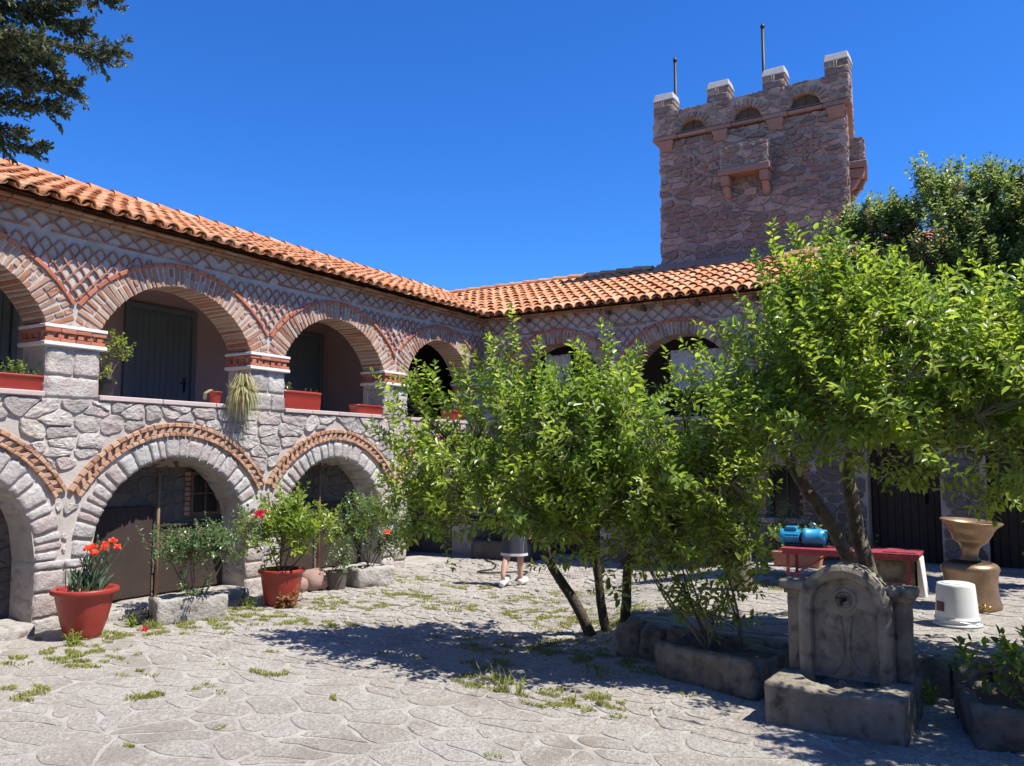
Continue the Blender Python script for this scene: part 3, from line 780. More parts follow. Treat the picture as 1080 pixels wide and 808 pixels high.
# ribbed brown gate panels in two arches
for (a, b, z0, zt) in ((5.80, 6.85, .14, 1.22), (6.90, 7.93, .14, .98), (8.70, 9.70, .14, 1.18), (9.82, 10.8, .14, 1.12)):
    mb = MB(); V = []; F = []; n = int((b - a) / .0125)
    for k in range(n + 1):
        u = a + (b - a) * k / n; dd = -TH + .02 + .004 * (1 if k % 4 in (0, 1) else 0)
        V += [FL(u, z0, dd), FL(u, zt, dd)]
    for k in range(n): F.append((2 * k, 2 * k + 2, 2 * k + 3, 2 * k + 1))
    mb.add(V, F, 'gate'); box(mb, FL, a, b, zt, zt + .03, -TH, -TH + .045, 'gate', .004)
    mb.build('gate_panel', left)
# window with brick jambs in the third arch
mb = MB(); box(mb, FL, 7.44, 7.84, 1.14, 1.64, -TH - .015, -TH + .006, 'glass', 0); wn = mb.build('window', left)
mb = MB()
for a, b, c, d_ in ((7.40, 7.44, 1.10, 1.68), (7.84, 7.88, 1.10, 1.68), (7.44, 7.84, 1.10, 1.14), (7.44, 7.84, 1.64, 1.68), (7.63, 7.65, 1.14, 1.64), (7.44, 7.84, 1.38, 1.40)):
    box(mb, FL, a, b, c, d_, -TH - .01, -TH + .03, 'wood', .004)
mb.build('window_frame', wn)
for s in (7.31, 7.885):
    mb = MB()
    for k in range(9): box(mb, FL, s, s + .085, 1.10 + k * .066, 1.155 + k * .066, -TH - .01, -TH + .022, 'brick', .005, .003)
    mb.build('brick_jamb', wn)
# roof
def left_keep(u, inner): return u <= (YB - OV) + inner + .16
mb = MB(); fe = Fr((LX + OV, 0, EAVE_Z), (0, 1, 0), (0, 0, 1), (1, 0, 0))
barrel_tiles(mb, fe, -.7, 17.2, SLOPE, .215, 10, .352, left_keep, 5)
roofL = mb.build('roof', left, smooth=False)
mb = MB(); rz = EAVE_Z + RD * SLOPE
ridge_tiles(mb, Vector((LX + OV - RD - .05, -.7, rz + .06)), Vector((LX + OV - RD - .05, 17.0, rz + .06)), Vector((1, 0, 0))); mb.build('ridge', roofL)
mb = MB()
quad(mb, Vector((LX + OV, -.7, EAVE_Z - .008)), Vector((LX + OV, YB - OV, EAVE_Z - .008)), Vector((LX + OV - RD, YB - OV + RD, rz - .02)), Vector((LX + OV - RD, -.7, rz - .02)), 'bandbrick')
quad(mb, Vector((LX + OV - RD, -.7, rz - .01)), Vector((LX + OV - RD, 17.2, rz - .01)), Vector((LX + OV - 2 * RD, 20.2, EAVE_Z)), Vector((LX + OV - 2 * RD, -.7, EAVE_Z)), 'tile')
mb.build('roof_deck', roofL)
mb = MB()   # plain outer and end walls closing the wing
box(mb, FL, -.62, 20.2, -.06, 4.6, -6.3, -6.1, 'rubble', 0); mb.build('outer_wall', left)

# ------------------------------------------------------------------ BACK WING
FB = Fr((0, YB, 0), (1, 0, 0), (0, 0, 1), (0, -1, 0))
back = thing('arcaded_wing', 'shaded stone wing with orange roof across the back of the courtyard, below the tower', 'building', (-3, YB, 0))
bb = [(c - .95, c + .95, .26 if i else .3, .26) for i, c in enumerate((-7.36, -4.93, -2.5, -.07, 2.36))]
low_rects = [(-7.7, -6.5, .05, 2.05), (-3.50, -2.92, .90, 1.75), (-1.95, -.95, .2, 2.1), (-.35, .95, .2, 2.15)]
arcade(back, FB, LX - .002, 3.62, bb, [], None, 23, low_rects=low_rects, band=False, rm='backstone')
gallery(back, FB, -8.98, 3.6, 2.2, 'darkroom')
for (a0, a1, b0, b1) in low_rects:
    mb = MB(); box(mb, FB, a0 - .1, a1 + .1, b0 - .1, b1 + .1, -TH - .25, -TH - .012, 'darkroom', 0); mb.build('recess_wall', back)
plank_door(back, FB, -7.58, -6.62, .06, 1.95, -.38, 'browndoor'); plank_door(back, FB, -1.84, -1.06, .24, 1.98, -.38, 'browndoor'); plank_door(back, FB, -.22, .82, .24, 2.03, -.38, 'browndoor')
mb = MB(); box(mb, FB, -3.47, -2.95, .93, 1.72, -.30, -.28, 'glass', 0); wn = mb.build('window', back)
mb = MB()
for a, b, c, d_ in ((-3.498, -3.44, .902, 1.748), (-2.98, -2.922, .902, 1.748), (-3.44, -2.98, .902, .95), (-3.44, -2.98, 1.70, 1.748), (-3.225, -3.195, .95, 1.70)):
    box(mb, FB, a, b, c, d_, -.31, -.24, 'wood', .005)
mb.build('window_frame', wn)
mb = MB(); box(mb, FB, -3.58, -2.84, .82, .90, -.3, .07, 'sill', .01, .003); mb.build('window_sill', wn)
mb = MB()
for uu in (-3.60, -2.91):
    for k in range(14): box(mb, FB, uu + (.0 if k % 2 else -.05) , uu + .10 + (.0 if uu < -3 else (.05 if k % 2 else 0)) - (0.0), .90 + k * .063, .952 + k * .063, -.05, .034, 'brick', .005, .003)
for k in range(11): box(mb, FB, -3.60 + k * .068, -3.545 + k * .068, 1.765, 1.93, -.05, .034, 'brick', .005, .003)
mb.build('brick_surround', wn)
mb = MB(); fe = Fr((0, YB - OV, EAVE_Z), (1, 0, 0), (0, 0, 1), (0, -1, 0))
def back_keep(u, inner): return u >= (LX + OV) - inner - .16
barrel_tiles(mb, fe, -12.3, 3.75, SLOPE, .215, 10, .352, back_keep, 6)
roofB = mb.build('roof', back)
mb = MB(); yr = YB - OV + RD + .05
ridge_tiles(mb, Vector((-12.2, yr, rz + .06)), Vector((-6.3, yr, rz + .06)), Vector((0, 1, 0))); mb.build('ridge', roofB); mb = MB(); ridge_tiles(mb, Vector((-2.3, yr, rz + .06)), Vector((3.75, yr, rz + .06)), Vector((0, 1, 0))); mb.build('ridge', roofB)
mb = MB()
quad(mb, Vector((LX + OV, YB - OV, EAVE_Z - .008)), Vector((3.75, YB - OV, EAVE_Z - .008)), Vector((3.75, YB - OV + RD, rz - .02)), Vector((LX + OV - RD, YB - OV + RD, rz - .02)), 'bandbrick')
quad(mb, Vector((-12.2, yr, rz - .01)), Vector((3.75, yr, rz - .01)), Vector((3.75, yr + RD, EAVE_Z)), Vector((-15.2, yr + RD, EAVE_Z)), 'tile')
mb.build('roof_deck', roofB)
mb = MB(); box(mb, FB, -15.2, 3.7, -.06, 4.6, -6.4, -6.2, 'rubble', 0); box(mb, FB, 3.62, 3.8, -.06, 5.2, -6.2, -.02, 'rubble', 0); mb.build('outer_wall', back)
mb = MB()
for u in (-8.0, -6.3, -5.6, -4.6, -3.6, -2.4): box(mb, FB, u, u + .07, 4.50, 4.572, -.02, .14, 'wood', .006)
mb.build('rafter_tail', back)

# ------------------------------------------------------------------ TOWER
TY = 16.6; TX0, TX1 = -6.24, -2.47; TD = 3.9
FT = Fr((0, TY, 0), (1, 0, 0), (0, 0, 1), (0, -1, 0)); SK = Vector((-.135, .991, 0)); SN = Vector((.991, .135, 0)); FTR = Fr(Vector((TX1, TY, 0)) - SK * TY, SK, (0, 0, 1), SN); FTL = Fr((TX0, 0, 0), (0, 1, 0), (0, 0, 1), (-1, 0, 0))
tower = thing('watchtower', 'square reddish stone tower with battlements rising behind the back roof', 'tower', ((TX0 + TX1) / 2, TY + TD / 2, 0))
mb = MB(); hexa(mb, [Vector(((TX1 - (.53 if i & 2 else 0)) if i & 1 else TX0, TY + (TD - .03 if i & 2 else 0), 8.66 if i & 4 else -.05)) for i in range(8)], 0, 'towermo')
rubble(mb, FT, TX0, TX1, 5.6, 8.66, .31, .135, .010, 'towerst', depth=.034, seed=31, rough=.014, jitter=.30)
rubble(mb, FTR, TY, TY + TD, 4.0, 8.66, .38, .17, .012, 'towerst', depth=.034, seed=32, rough=.010, jitter=.30)
rubble(mb, FTL, TY, TY + TD, 4.6, 8.66, .38, .17, .012, 'towerst', depth=.034, seed=33, rough=.010, jitter=.30)
mb.build('wall', tower)
mer = [(TX0 - .11, TX0 + .35), (-5.16, -4.69), (-4.01, -3.56), (TX1 - .35, TX1 + .11)]
arches = [(-5.50, .29), (-4.34, .30), (-3.20, .31)]
mb = MB()
ops = [(c - r, c + r, 8.785, (lambda u, c=c, r=r: 8.785 + .87 * math.sqrt(max(0, r * r - (u - c) ** 2)))) for c, r in arches]
FTP = Fr((0, TY - .10, 0), (1, 0, 0), (0, 0, 1), (0, -1, 0))
wall_core(mb, FTP, TX0 - .1, TX1 + .1, 8.78, 9.28, ops, .4, 'towermo')
rubble(mb, FTP, TX0 - .1, TX1 + .1, 8.78, 9.29, .22, .12, .014, 'towerst', circles=[(c, 8.77, r + .15) for c, r in arches], depth=.03, seed=35, rough=.012)
for c, r in arches:
    for k in range(13):
        t = R(-84 + 168 * k / 12); hw = .052
        P = []
        for q in range(8):
            rr_ = r + (.16 if q & 2 else .002); x = rr_ * math.sin(t) + (hw / 2 if q & 1 else -hw / 2) * math.cos(t); z = .87 * rr_ * math.cos(t) - (hw / 2 if q & 1 else -hw / 2) * math.sin(t) * .9
            P.append(FTP(c + x, 8.785 + max(z, 0), .035 if q & 4 else -.2))
        hexa(mb, P, .008, 'towerst', .012)
FPR = Fr(FTR.o + SN * .1, SK, (0, 0, 1), SN); FPL = Fr((TX0 - .1, 0, 0), (0, 1, 0), (0, 0, 1), (-1, 0, 0))
box(mb, FTR, TY + .302, TY + TD + .1, 8.78, 9.28, -.3, .1, 'towermo', 0); wbox(mb, TX0 - .1, TX0 + .3, TY + .302, TY + TD + .1, 8.78, 9.28, 'towermo', 0); wbox(mb, TX0 + .302, TX1 - .85, TY + TD - .3, TY + TD + .1, 8.78, 9.28, 'towermo', 0)
rubble(mb, FPR, TY - .1, TY + TD + .1, 8.78, 9.29, .26, .14, .016, 'towerst', depth=.03, seed=36, rough=.012)
rubble(mb, FPL, TY - .1, TY + TD + .1, 8.78, 9.29, .26, .14, .016, 'towerst', depth=.03, seed=37, rough=.012)
wbox(mb, TX0 + .3, TX1 - .85, TY + .3, TY + TD - .3, 8.67, 8.77, 'towermo', 0)
mb.build('parapet', tower)
for c, r in arches:
    mb = MB(); box(mb, FTP, c - r - .05, c + r + .05, 8.79, 9.2, -.5, -.14, 'wood', 0); box(mb, FTP, c - .006, c + .006, 8.79, 9.1, -.14, -.132, 'iron', 0); mb.build('niche_panel', tower)
def merlon(x0, x1, y0, y1):
    mb = MB(); v = 9.285
    f = Fr((0, y0, 0), (1, 0, 0), (0, 0, 1), (0, -1, 0))
    wbox(mb, x0 + .02, x1 - .02, y0 + .02, y1 - .02, 9.2, 9.60, 'towermo', 0)
    for hh, sp in ((.15, .0), (.14, .5)):
        cs = [x0, x1] if not sp else [x0, x0 + (x1 - x0) * .42, x0 + (x1 - x0) * .52, x1]
        for a, b in zip(cs, cs[1:]):
            frock(mb, W0, a + .004, b - .004, v + .004, v + hh, -y1, -y0, 'towerst', (5, 4, 5), .02, .012, 8)
        v += hh + .006
    me = mb.build('merlon', tower, smooth=True)
    mb = MB()
    P = [Vector(((x1 + .01 if i & 1 else x0 - .01), (y1 + .01 if i & 2 else y0 - .01), 9.745 if i & 4 else 9.575)) for i in range(8)]
    for i in (4, 5, 6, 7): P[i].x += (-.03 if i & 1 else .03); P[i].y += (-.06 if i & 2 else .06)
    hexa(mb, P, .015, 'cement', .008); mb.build('merlon_cap', me)
for x0, x1 in mer: merlon(x0, x1, TY - .10, TY + .32)
for yy in (TY + 1.05, TY + 2.25, TY + 3.58):
    q_ = .136 * (yy - TY); merlon(TX1 - .32 - q_, TX1 + .08 - q_, yy, yy + .45); merlon(TX0 - .11, TX0 + .32, yy, yy + .45)
for x0, x1 in mer[1:3]: merlon(x0, x1, TY + TD - .32, TY + TD + .10)
# ledge + corbels
mb = MB()
xs = [TX0 - .13, -5.83, -5.17, -4.66, -4.02, -3.53, -2.86, TX1 + .13]
for i in range(7):
    a, b = xs[i], xs[i + 1]
    if i % 2 == 0: box(mb, FT, a, b - .004, 8.675, 8.765, -.1, .125, 'redstone', .012, .004)
    else: box(mb, FT, a, b - .004, 8.69, 8.758, -.1, .105, 'redstone', .012, .004)
yy = TY + .05
while yy < TY + TD:
    box(mb, FTR, yy, min(yy + .6, TY + TD) - .005, 8.68, 8.77, -.1, .13, 'redstone', .012, .004); box(mb, FTL, yy, min(yy + .6, TY + TD) - .005, 8.68, 8.77, -.1, .13, 'redstone', .012, .004); yy += .6
led = mb.build('ledge', tower)
for c in ((TX0 + .16), -4.90, -3.78, (TX1 - .16)):
    mb = MB()
    P = [FT(c + (.17 if i & 1 else -.17) * (1 if i & 2 else .72), 8.66 if i & 2 else 8.44, (.13 if i & 2 else .05) if i & 4 else -.02) for i in range(8)]
    hexa(mb, P, .012, 'redstone', .006); mb.build('corbel', led)
# machicolation box on the front and on the right side
def machic(f, a, b):
    mb = MB(); box(mb, f, a + .03, b - .03, 7.70, 8.20, -.05, .30, 'towermo', 0)
    rubble(mb, Fr(f(0, 0, .30), f.u, f.v, f.n), a + .02, b - .02, 7.74, 8.21, .24, .115, .012, 'towerst', depth=.03, seed=int(a * 7) % 50, rough=.014)
    for s, fu in ((a + .03, -1), (b - .03, 1)):
        rubble(mb, Fr(f(s, 0, 0), f.n, f.v, f.u * fu), 0, .30, 7.74, 8.21, .18, .115, .012, 'towerst', depth=.02, seed=60, rough=.012)
    mm = mb.build('machicolation', tower)
    mb = MB(); box(mb, f, a - .01, b + .01, 7.60, 7.735, -.05, .36, 'redstone', .014, .005); mb.build('lintel', mm)
    for s in (a + .03, b - .21):
        mb = MB()
        P = [f(s + (.18 if i & 1 else 0), 7.595 if i & 2 else 7.40, (.33 if i & 2 else .28) if i & 4 else -.02) for i in range(8)]; hexa(mb, P, .02, 'redstone', .006)
        P = [f(s + .02 + (.14 if i & 1 else 0), 7.395 if i & 2 else 7.18, (.24 if i & 2 else .10) if i & 4 else -.02) for i in range(8)]; hexa(mb, P, .03, 'redstone', .006)
        mb.build('bracket', mm)
machic(FT, -4.88, -3.86); machic(FTR, TY + .55, TY + 1.55)
# brick crosses let into the front
for c in (-5.54, -3.17):
    mb = MB()
    for dz in range(-4, 5):
        if dz: box(mb, FT, c - .085, c - .035, 7.95 + dz * .07 - .03, 7.95 + dz * .07 + .03, -.02, .042, 'redstone', .006, .003)
        if dz: box(mb, FT, c + .035, c + .085, 7.95 + dz * .07 - .03, 7.95 + dz * .07 + .03, -.02, .042, 'redstone', .006, .003)
    for s in (-1, 1):
        for k in range(3):
            for z in (7.90, 7.955): box(mb, FT, c + s * (.16 + k * .12) - .055, c + s * (.16 + k * .12) + .055, z, z + .042, -.02, .042, 'redstone', .006, .003)
    mb.build('brick_cross', tower)
# roof flashing where the tower meets the tiles
mb = MB()
zt = EAVE_Z + (TY - (YB - OV)) * SLOPE
P = [Vector((TX1 + .15 if i & 1 else TX0 - .12, (TY + .02 if i & 2 else TY - .38), 0)) for i in range(8)]
for i in range(8): P[i].z = (zt + .20 if i & 2 else zt - .05) if i & 4 else zt - .3
hexa(mb, P, .02, 'flash', .015); mb.build('flashing', tower)
for (x, y, zb, z1) in ((-6.33, 17.9, 8.75, 11.15), (-4.40, 18.3, 8.75, 11.62)):
    mb = MB(); tube(mb, [(x, y, zb), (x, y, z1 - .06)], .036, 'iron', 8); lathe(mb, [(.02, -.07), (.05, -.05), (.055, -.02), (.03, .02), (.008, .07)], 'iron', at((x, y, z1)), 10)
    mb.build('flagpole', tower, smooth=True)
# ------------------------------------------------------------------ GROUND
def sm(t): t = max(0., min(1., t)); return t * t * (3 - 2 * t)
def gz(x, y):
    wd = .05 if x > -3.15 else .05 + 2.2 * sm((-3.15 - x) / .9)
    return .28 * sm((x + 5.4) / 2.3) * sm((y - 7.53) / wd) + .012 * noise.noise(Vector((x * .7, y * .7, 3)))
def lines(*segs):
    out = []
    for a, b, n in segs: out += [a + (b - a) * i / n for i in range(n)]
    return out
xs = lines((-400, -60, 3), (-60, -16, 4), (-16, -10, 4), (-10, -3.4, 44), (-3.4, -3.0, 8), (-3.0, 3, 40), (3, 10, 8), (10, 60, 5), (60, 400, 4)) + [400]
ys = lines((-400, -60, 3), (-60, -8, 5), (-8, 2, 14), (2, 7.4, 36), (7.4, 7.7, 15), (7.7, 14.2, 44), (14.2, 22, 6), (22, 80, 5), (80, 400, 4)) + [400]
V = [Vector((x, y, gz(x, y) - .003)) for y in ys for x in xs]; nx = len(xs)
F = [(j * nx + i, j * nx + i + 1, (j + 1) * nx + i + 1, (j + 1) * nx + i) for j in range(len(ys) - 1) for i in range(nx - 1)]
mb = MB(); mb.add(V, F, 'ground'); kind(mb.build('courtyard_ground', smooth=True), 'structure')
FG = Fr((0, 0, 0), (1, 0, 0), (0, 1, 0), (0, 0, 1))
mb = MB()
rubble(mb, FG, -9.0, 3.0, 1.8, 5.6, .37, .26, .030, 'paving', depth=.0022, seed=71, rough=.005, hfun=gz, sub=.06, jitter=.6, smooth_n=1, warp=.055, merge=.34)
rubble(mb, FG, -9.0, 3.0, 5.6, 7.42, .28, .20, .022, 'paving', depth=.004, seed=72, rough=.008, hfun=gz, sub=.05, jitter=.6, smooth_n=1, warp=.045, merge=.3)
rubble(mb, FG, -9.0, -3.25, 7.42, 13.88, .26, .18, .020, 'paving', depth=.009, seed=73, rough=.011, hfun=gz, sub=.06, jitter=.55, smooth_n=1, warp=.04, merge=.25)
rubble(mb, FG, -3.25, 3.0, 7.66, 13.88, .36, .25, .024, 'paving', depth=.006, seed=74, rough=.009, hfun=gz, sub=.07, jitter=.6, smooth_n=1, warp=.045, merge=.3)
kind(mb.build('paving_stones'), 'structure')

# grass in the joints (nobody could count it)
GP = [(-7.94, 4.38, .14), (-7.86, 4.74, .2), (-7.94, 5.07, .22), (-7.42, 4.66, .2), (-6.77, 3.82, .18), (-7.3, 4.75, .2), (-8.27, 5.45, .16), (-7.97, 5.96, .22), (-7.83, 6.34, .26), (-8.2, 6.42, .2), (-7.86, 7.12, .25), (-7.65, 7.85, .22), (-7.74, 8.2, .2), (-7.06, 9.22, .3), (-5.62, 5.26, .12), (-4.54, 4.98, .06), (-3.8, 6.0, .22), (-3.6, 5.85, .2), (-3.05, 5.76, .2), (-2.97, 5.93, .22), (-2.74, 5.95, .18), (-4.56, 8.63, .4), (-4.98, 8.71, .35), (-7.28, 9.09, .3), (-6.98, 8.25, .25), (-7.73, 6.72, .25), (-7.26, 7.0, .22), (-5.86, 4.28, .08), (-8.14, 5.68, .15), (-6.22, 8.71, .3), (-6.61, 7.08, .2), (-3.4, 8.5, .5), (-4.0, 8.3, .4), (-3.6, 7.4, .4), (-4.4, 7.2, .35), (-3.1, 7.1, .3), (-5.6, 9.6, .3), (-4.9, 10.4, .4), (-6.9, 10.2, .25), (-2.9, 10.6, .4), (-2.4, 11.6, .4), (-7.9, 10.4, .3), (-8.3, 7.2, .15), (-4.1, 6.5, .2)]
def blades(mb, x, y, r, n, h, rg, m='grass'):
    for _ in range(n):
        a = rg.uniform(0, 6.28); q = r * math.sqrt(rg.random()); bx, by = x + q * math.cos(a) * 1.25, y + q * math.sin(a) * .7
        if noise.noise(Vector((bx * 5, by * 8, 1))) < .06: continue
        z = gz(bx, by) + .004; hh = h * rg.uniform(.5, 1.4); an = rg.uniform(0, 6.28); w_ = .005
        d = Vector((math.cos(an), math.sin(an), 0)); s = Vector((-d.y, d.x, 0)) * w_
        b = Vector((bx, by, z)); m1 = b + d * hh * .25 + Vector((0, 0, hh * .65)); t = b + d * hh * .75 + Vector((0, 0, hh))
        mb.add([b - s, b + s, m1 + s * .7, m1 - s * .7, t], [(0, 1, 2, 3), (3, 2, 4)], m)
mb = MB(); rg = random.Random(5)
for k in range(330):
    x, y = rg.uniform(-8.8, -1.0), rg.uniform(2.6, 13.4)
    if rg.random() < .35 + .4 * (y > 4.8 and x < -6): blades(mb, x, y, rg.uniform(.04, .10), 60, .018, rg)
for x, y, r in GP: blades(mb, x, y, r * 1.45, int(4200 * r * (1 + r)), .024, rg)
for x, y, r, h_ in ((-3.72, 5.95, .13, .13), (-3.5, 5.78, .10, .11), (-2.85, 5.82, .12, .09), (-8.2, 5.02, .08, .09), (-8.38, 7.42, .10, .10), (-3.05, 6.7, .2, .08), (-8.2, 5.95, .1, .08)): blades(mb, x, y, r, 90, h_, rg)
kind(mb.build('grass_tufts'), 'stuff')

# low stone edge of the raised terrace
mb = MB(); x = -3.32
while x < 2.9:
    l = rnd.uniform(.22, .5)
    frock(mb, W0, x, x + l - .012, -.05, .30 + rnd.uniform(-.04, .015), -7.66, -7.42 + rnd.uniform(-.03, .03), 'trough', (8, 6, 6), .045, .03, 6)
    x += l
tw = mb.build('terrace_wall', smooth=True); tag(tw, 'low rough stone retaining edge holding up the raised terrace behind the fountain', 'wall')

# ------------------------------------------------------------------ FOLIAGE TOOLS
def leaf(mb, b, d, n, L, W, m, fold=.35, droop=.15):
    d = d.normalized(); s = d.cross(n)
    if s.length < 1e-4: s = d.orthogonal()
    s.normalize(); n = s.cross(d)
    m1 = b + d * L * .38; m2 = b + d * L * .74 - n * L * droop * .4; t = b + d * L - n * L * droop
    f = n * W * fold
    mb.add([b, m1 - s * W + f, m2 - s * W * .72 + f, t, m2 + s * W * .72 + f, m1 + s * W + f], [(0, 1, 2, 3), (0, 3, 4, 5)], m)
def rvec(rg): 
    z = rg.uniform(-1, 1); a = rg.uniform(0, 6.2832); q = math.sqrt(1 - z * z); return Vector((q * math.cos(a), q * math.sin(a), z))
def wob(p0, p1, n, amp, rg):
    out = [p0.lerp(p1, i / n) for i in range(n + 1)]; o = Vector((rg.random() * 50,) * 3); L_ = (p1 - p0).length
    for i in range(1, n): out[i] = out[i] + noise.noise_vector(out[i] * 1.6 + o) * amp * L_
    return out
def shoot(lf, tw, base, d, L, rg, lm, ls, sp, upb=.25, tr=.0035, tm='twig'):
    """one leafy shoot curving up, leaves in a spiral"""
    n = 5; pts = [base]; dd = d.normalized()
    for i in range(n):
        dd = (dd + Vector((0, 0, upb / n)) + rvec(rg) * .10).normalized(); pts.append(pts[-1] + dd * L / n)
    tube(tw, pts, [tr * (1 - .7 * i / n) for i in range(n + 1)], tm, 4, False)
    k = max(3, int(L / sp)); ga = rg.uniform(0, 6)
    for i in range(k):
        t = (i + .5) / k * n; j = min(n - 1, int(t)); p = pts[j].lerp(pts[j + 1], t - j); ax = (pts[j + 1] - pts[j]).normalized()
        ga += 2.4; o = ax.orthogonal().normalized(); o2 = ax.cross(o); rad = o * math.cos(ga) + o2 * math.sin(ga)
        ld = (rad * .9 + ax * rg.uniform(.2, .7) + Vector((0, 0, rg.uniform(-.15, .25)))).normalized()
        nn = (Vector((0, 0, 1)) + ax * .3 + rvec(rg) * .45).normalized()
        s_ = ls * rg.uniform(.5, 1.28) * (1 if i < k - 2 else .75)
        leaf(lf, p + rad * .004, ld, nn, s_, s_ * rg.uniform(.21, .27), lm, rg.uniform(.1, .5), rg.uniform(-.05, .35))
    for _ in range(3):
        ld = (dd + rvec(rg) * .5).normalized(); s_ = ls * rg.uniform(.6, .9)
        leaf(lf, pts[-1], ld, (Vector((0, 0, 1)) + rvec(rg) * .5).normalized(), s_, s_ * .23, lm, .4, .1)
def inblob(bl, rg, shell=.45):
    c, r = bl
    while True:
        v = rvec(rg) * (rg.random() ** shell)
        p = Vector((c[0] + v.x * r[0], c[1] + v.y * r[1], c[2] + v.z * r[2]))
        return p, Vector((v.x / r[0], v.y / r[1], v.z / r[2])).normalized()
def foliage(blobs, limbpts, n, rg, lm, ls, sp, Lr, lf, tw, gap=.25, gs=1.7, upw=.6, upb=.3, maxtw=.9, lm2=None, m2=0, tm='twig', tr=.0035, avoid=None):
    ws = [b[1][0] * b[1][1] * b[1][2] ** .8 * (b[2] if len(b) > 2 else 1) for b in blobs]; made = 0; tries = 0
    off = Vector((rg.random() * 30,) * 3)
    while made < n and tries < n * 6:
        tries += 1
        b = rg.choices(blobs, ws)[0]; p, o = inblob(b[:2], rg)
        if noise.noise(p * gs + off) < -gap: continue
        if avoid and avoid(p): continue
        q = min(limbpts, key=lambda c: (c - p).length_squared)
        dv = p - q
        if dv.length > .05:
            e = q + dv * min(1, maxtw / dv.length)
            tube(tw, wob(q, p, 4, .12, rg), [.0075, .006, .005, .0045, .0035], tm, 4, False)
        d = (o * .7 + Vector((0, 0, upw)) + rvec(rg) * .55)
        L = rg.uniform(*Lr)
        shoot(lf, tw, p, d, L, rg, lm2 if (lm2 and rg.random() < m2) else lm, ls * rg.uniform(.85, 1.15), sp, upb, tr, tm); made += 1
def limbs_from(tops, blobs, rg, r0, m, mbt, per=2):
    pts = []
    for b in blobs:
        c = Vector(b[0]); top = min(tops, key=lambda t: (t - c).length)
        ln = wob(top, c, 6, .10, rg); tube(mbt, ln, [r0 * (1 - .68 * i / 6) for i in range(7)], m, 6, False); pts += ln
        for _ in range(per):
            p, o = inblob(b[:2], rg, .3); s = ln[rg.randint(2, 5)]
            l2 = wob(s, p, 5, .12, rg); tube(mbt, l2, [r0 * .45 * (1 - .7 * i / 5) for i in range(6)], m, 5, False); pts += l2
    fine = []
    for a, b in zip(pts, pts[1:]):
        fine.append(a)
        if (b - a).length < .5: fine.append(a.lerp(b, .5))
    return fine
def gV(x, y, dz=0.): return Vector((x, y, gz(x, y) + dz))

# ------------------------------------------------------------------ TREES
rg = random.Random(101)
t1 = thing('fruit_tree', 'leafy three-stemmed fruit tree standing free in the middle of the courtyard', 'tree', gV(-3.66, 8.05))
tr = MB(); tops = []
for pts, r0 in (([(-3.84, 8.0), (-3.98, 7.93, .35), (-4.22, 7.82, .75), (-4.32, 7.72, 1.2)], .062), ([(-3.72, 8.10), (-3.77, 8.06, .35), (-3.78, 8.0, .8), (-3.80, 7.85, 1.3)], .056), ([(-3.46, 7.98), (-3.42, 7.93, .35), (-3.36, 7.86, .75), (-3.25, 7.7, 1.3)], .056)):
    b = gV(*pts[0], -.05); P = [b] + [Vector((x, y, b.z + z)) for x, y, z in pts[1:]]
    Q = []
    for i in range(len(P) - 1):
        for k in range(4): Q.append(P[i].lerp(P[i + 1], k / 4) + noise.noise_vector(P[i] * 3 + Vector((k, 0, 0))) * .012)
    Q.append(P[-1])
    tube(tr, Q, [r0 * (1.35 if i == 0 else 1) * (1 - .35 * i / len(Q)) for i in range(len(Q))], 'darkbark', 10); tops.append(P[-1])
bl1 = [((-3.73, 7.1, 1.87), (1.08, 1.05, .56), 1.0), ((-4.77, 6.9, 1.83), (.60, .62, .48), 1.2), ((-5.05, 6.8, 1.35), (.48, .42, .33), 1.3), ((-4.25, 7.1, 2.28), (.52, .5, .36), 1.3), ((-3.12, 6.9, 2.12), (.57, .55, .38), 1.3), ((-2.36, 6.9, 1.98), (.43, .5, .36), 1.4), ((-3.87, 6.8, 1.35), (.80, .55, .37), 1.6), ((-2.93, 6.8, 1.57), (.52, .5, .42), 1.5), ((-5.20, 6.8, 2.33), (.23, .25, .17), 2.0), ((-4.55, 6.7, 1.32), (.40, .4, .33), 1.3), ((-3.35, 6.8, 1.15), (.38, .4, .25), 1.4)]
lp = limbs_from(tops, bl1, rg, .026, 'darkbark', tr, 3)
lf, tw = MB(), tr
foliage(bl1, lp, 800, rg, 'leaf', .086, .0185, (.18, .54), lf, tw, .03, 2.6, lm2='leaf2', m2=.62, avoid=lambda p: -4.48 < p.x < -3.92 and p.z < 1.5 and rg.random() < .86)
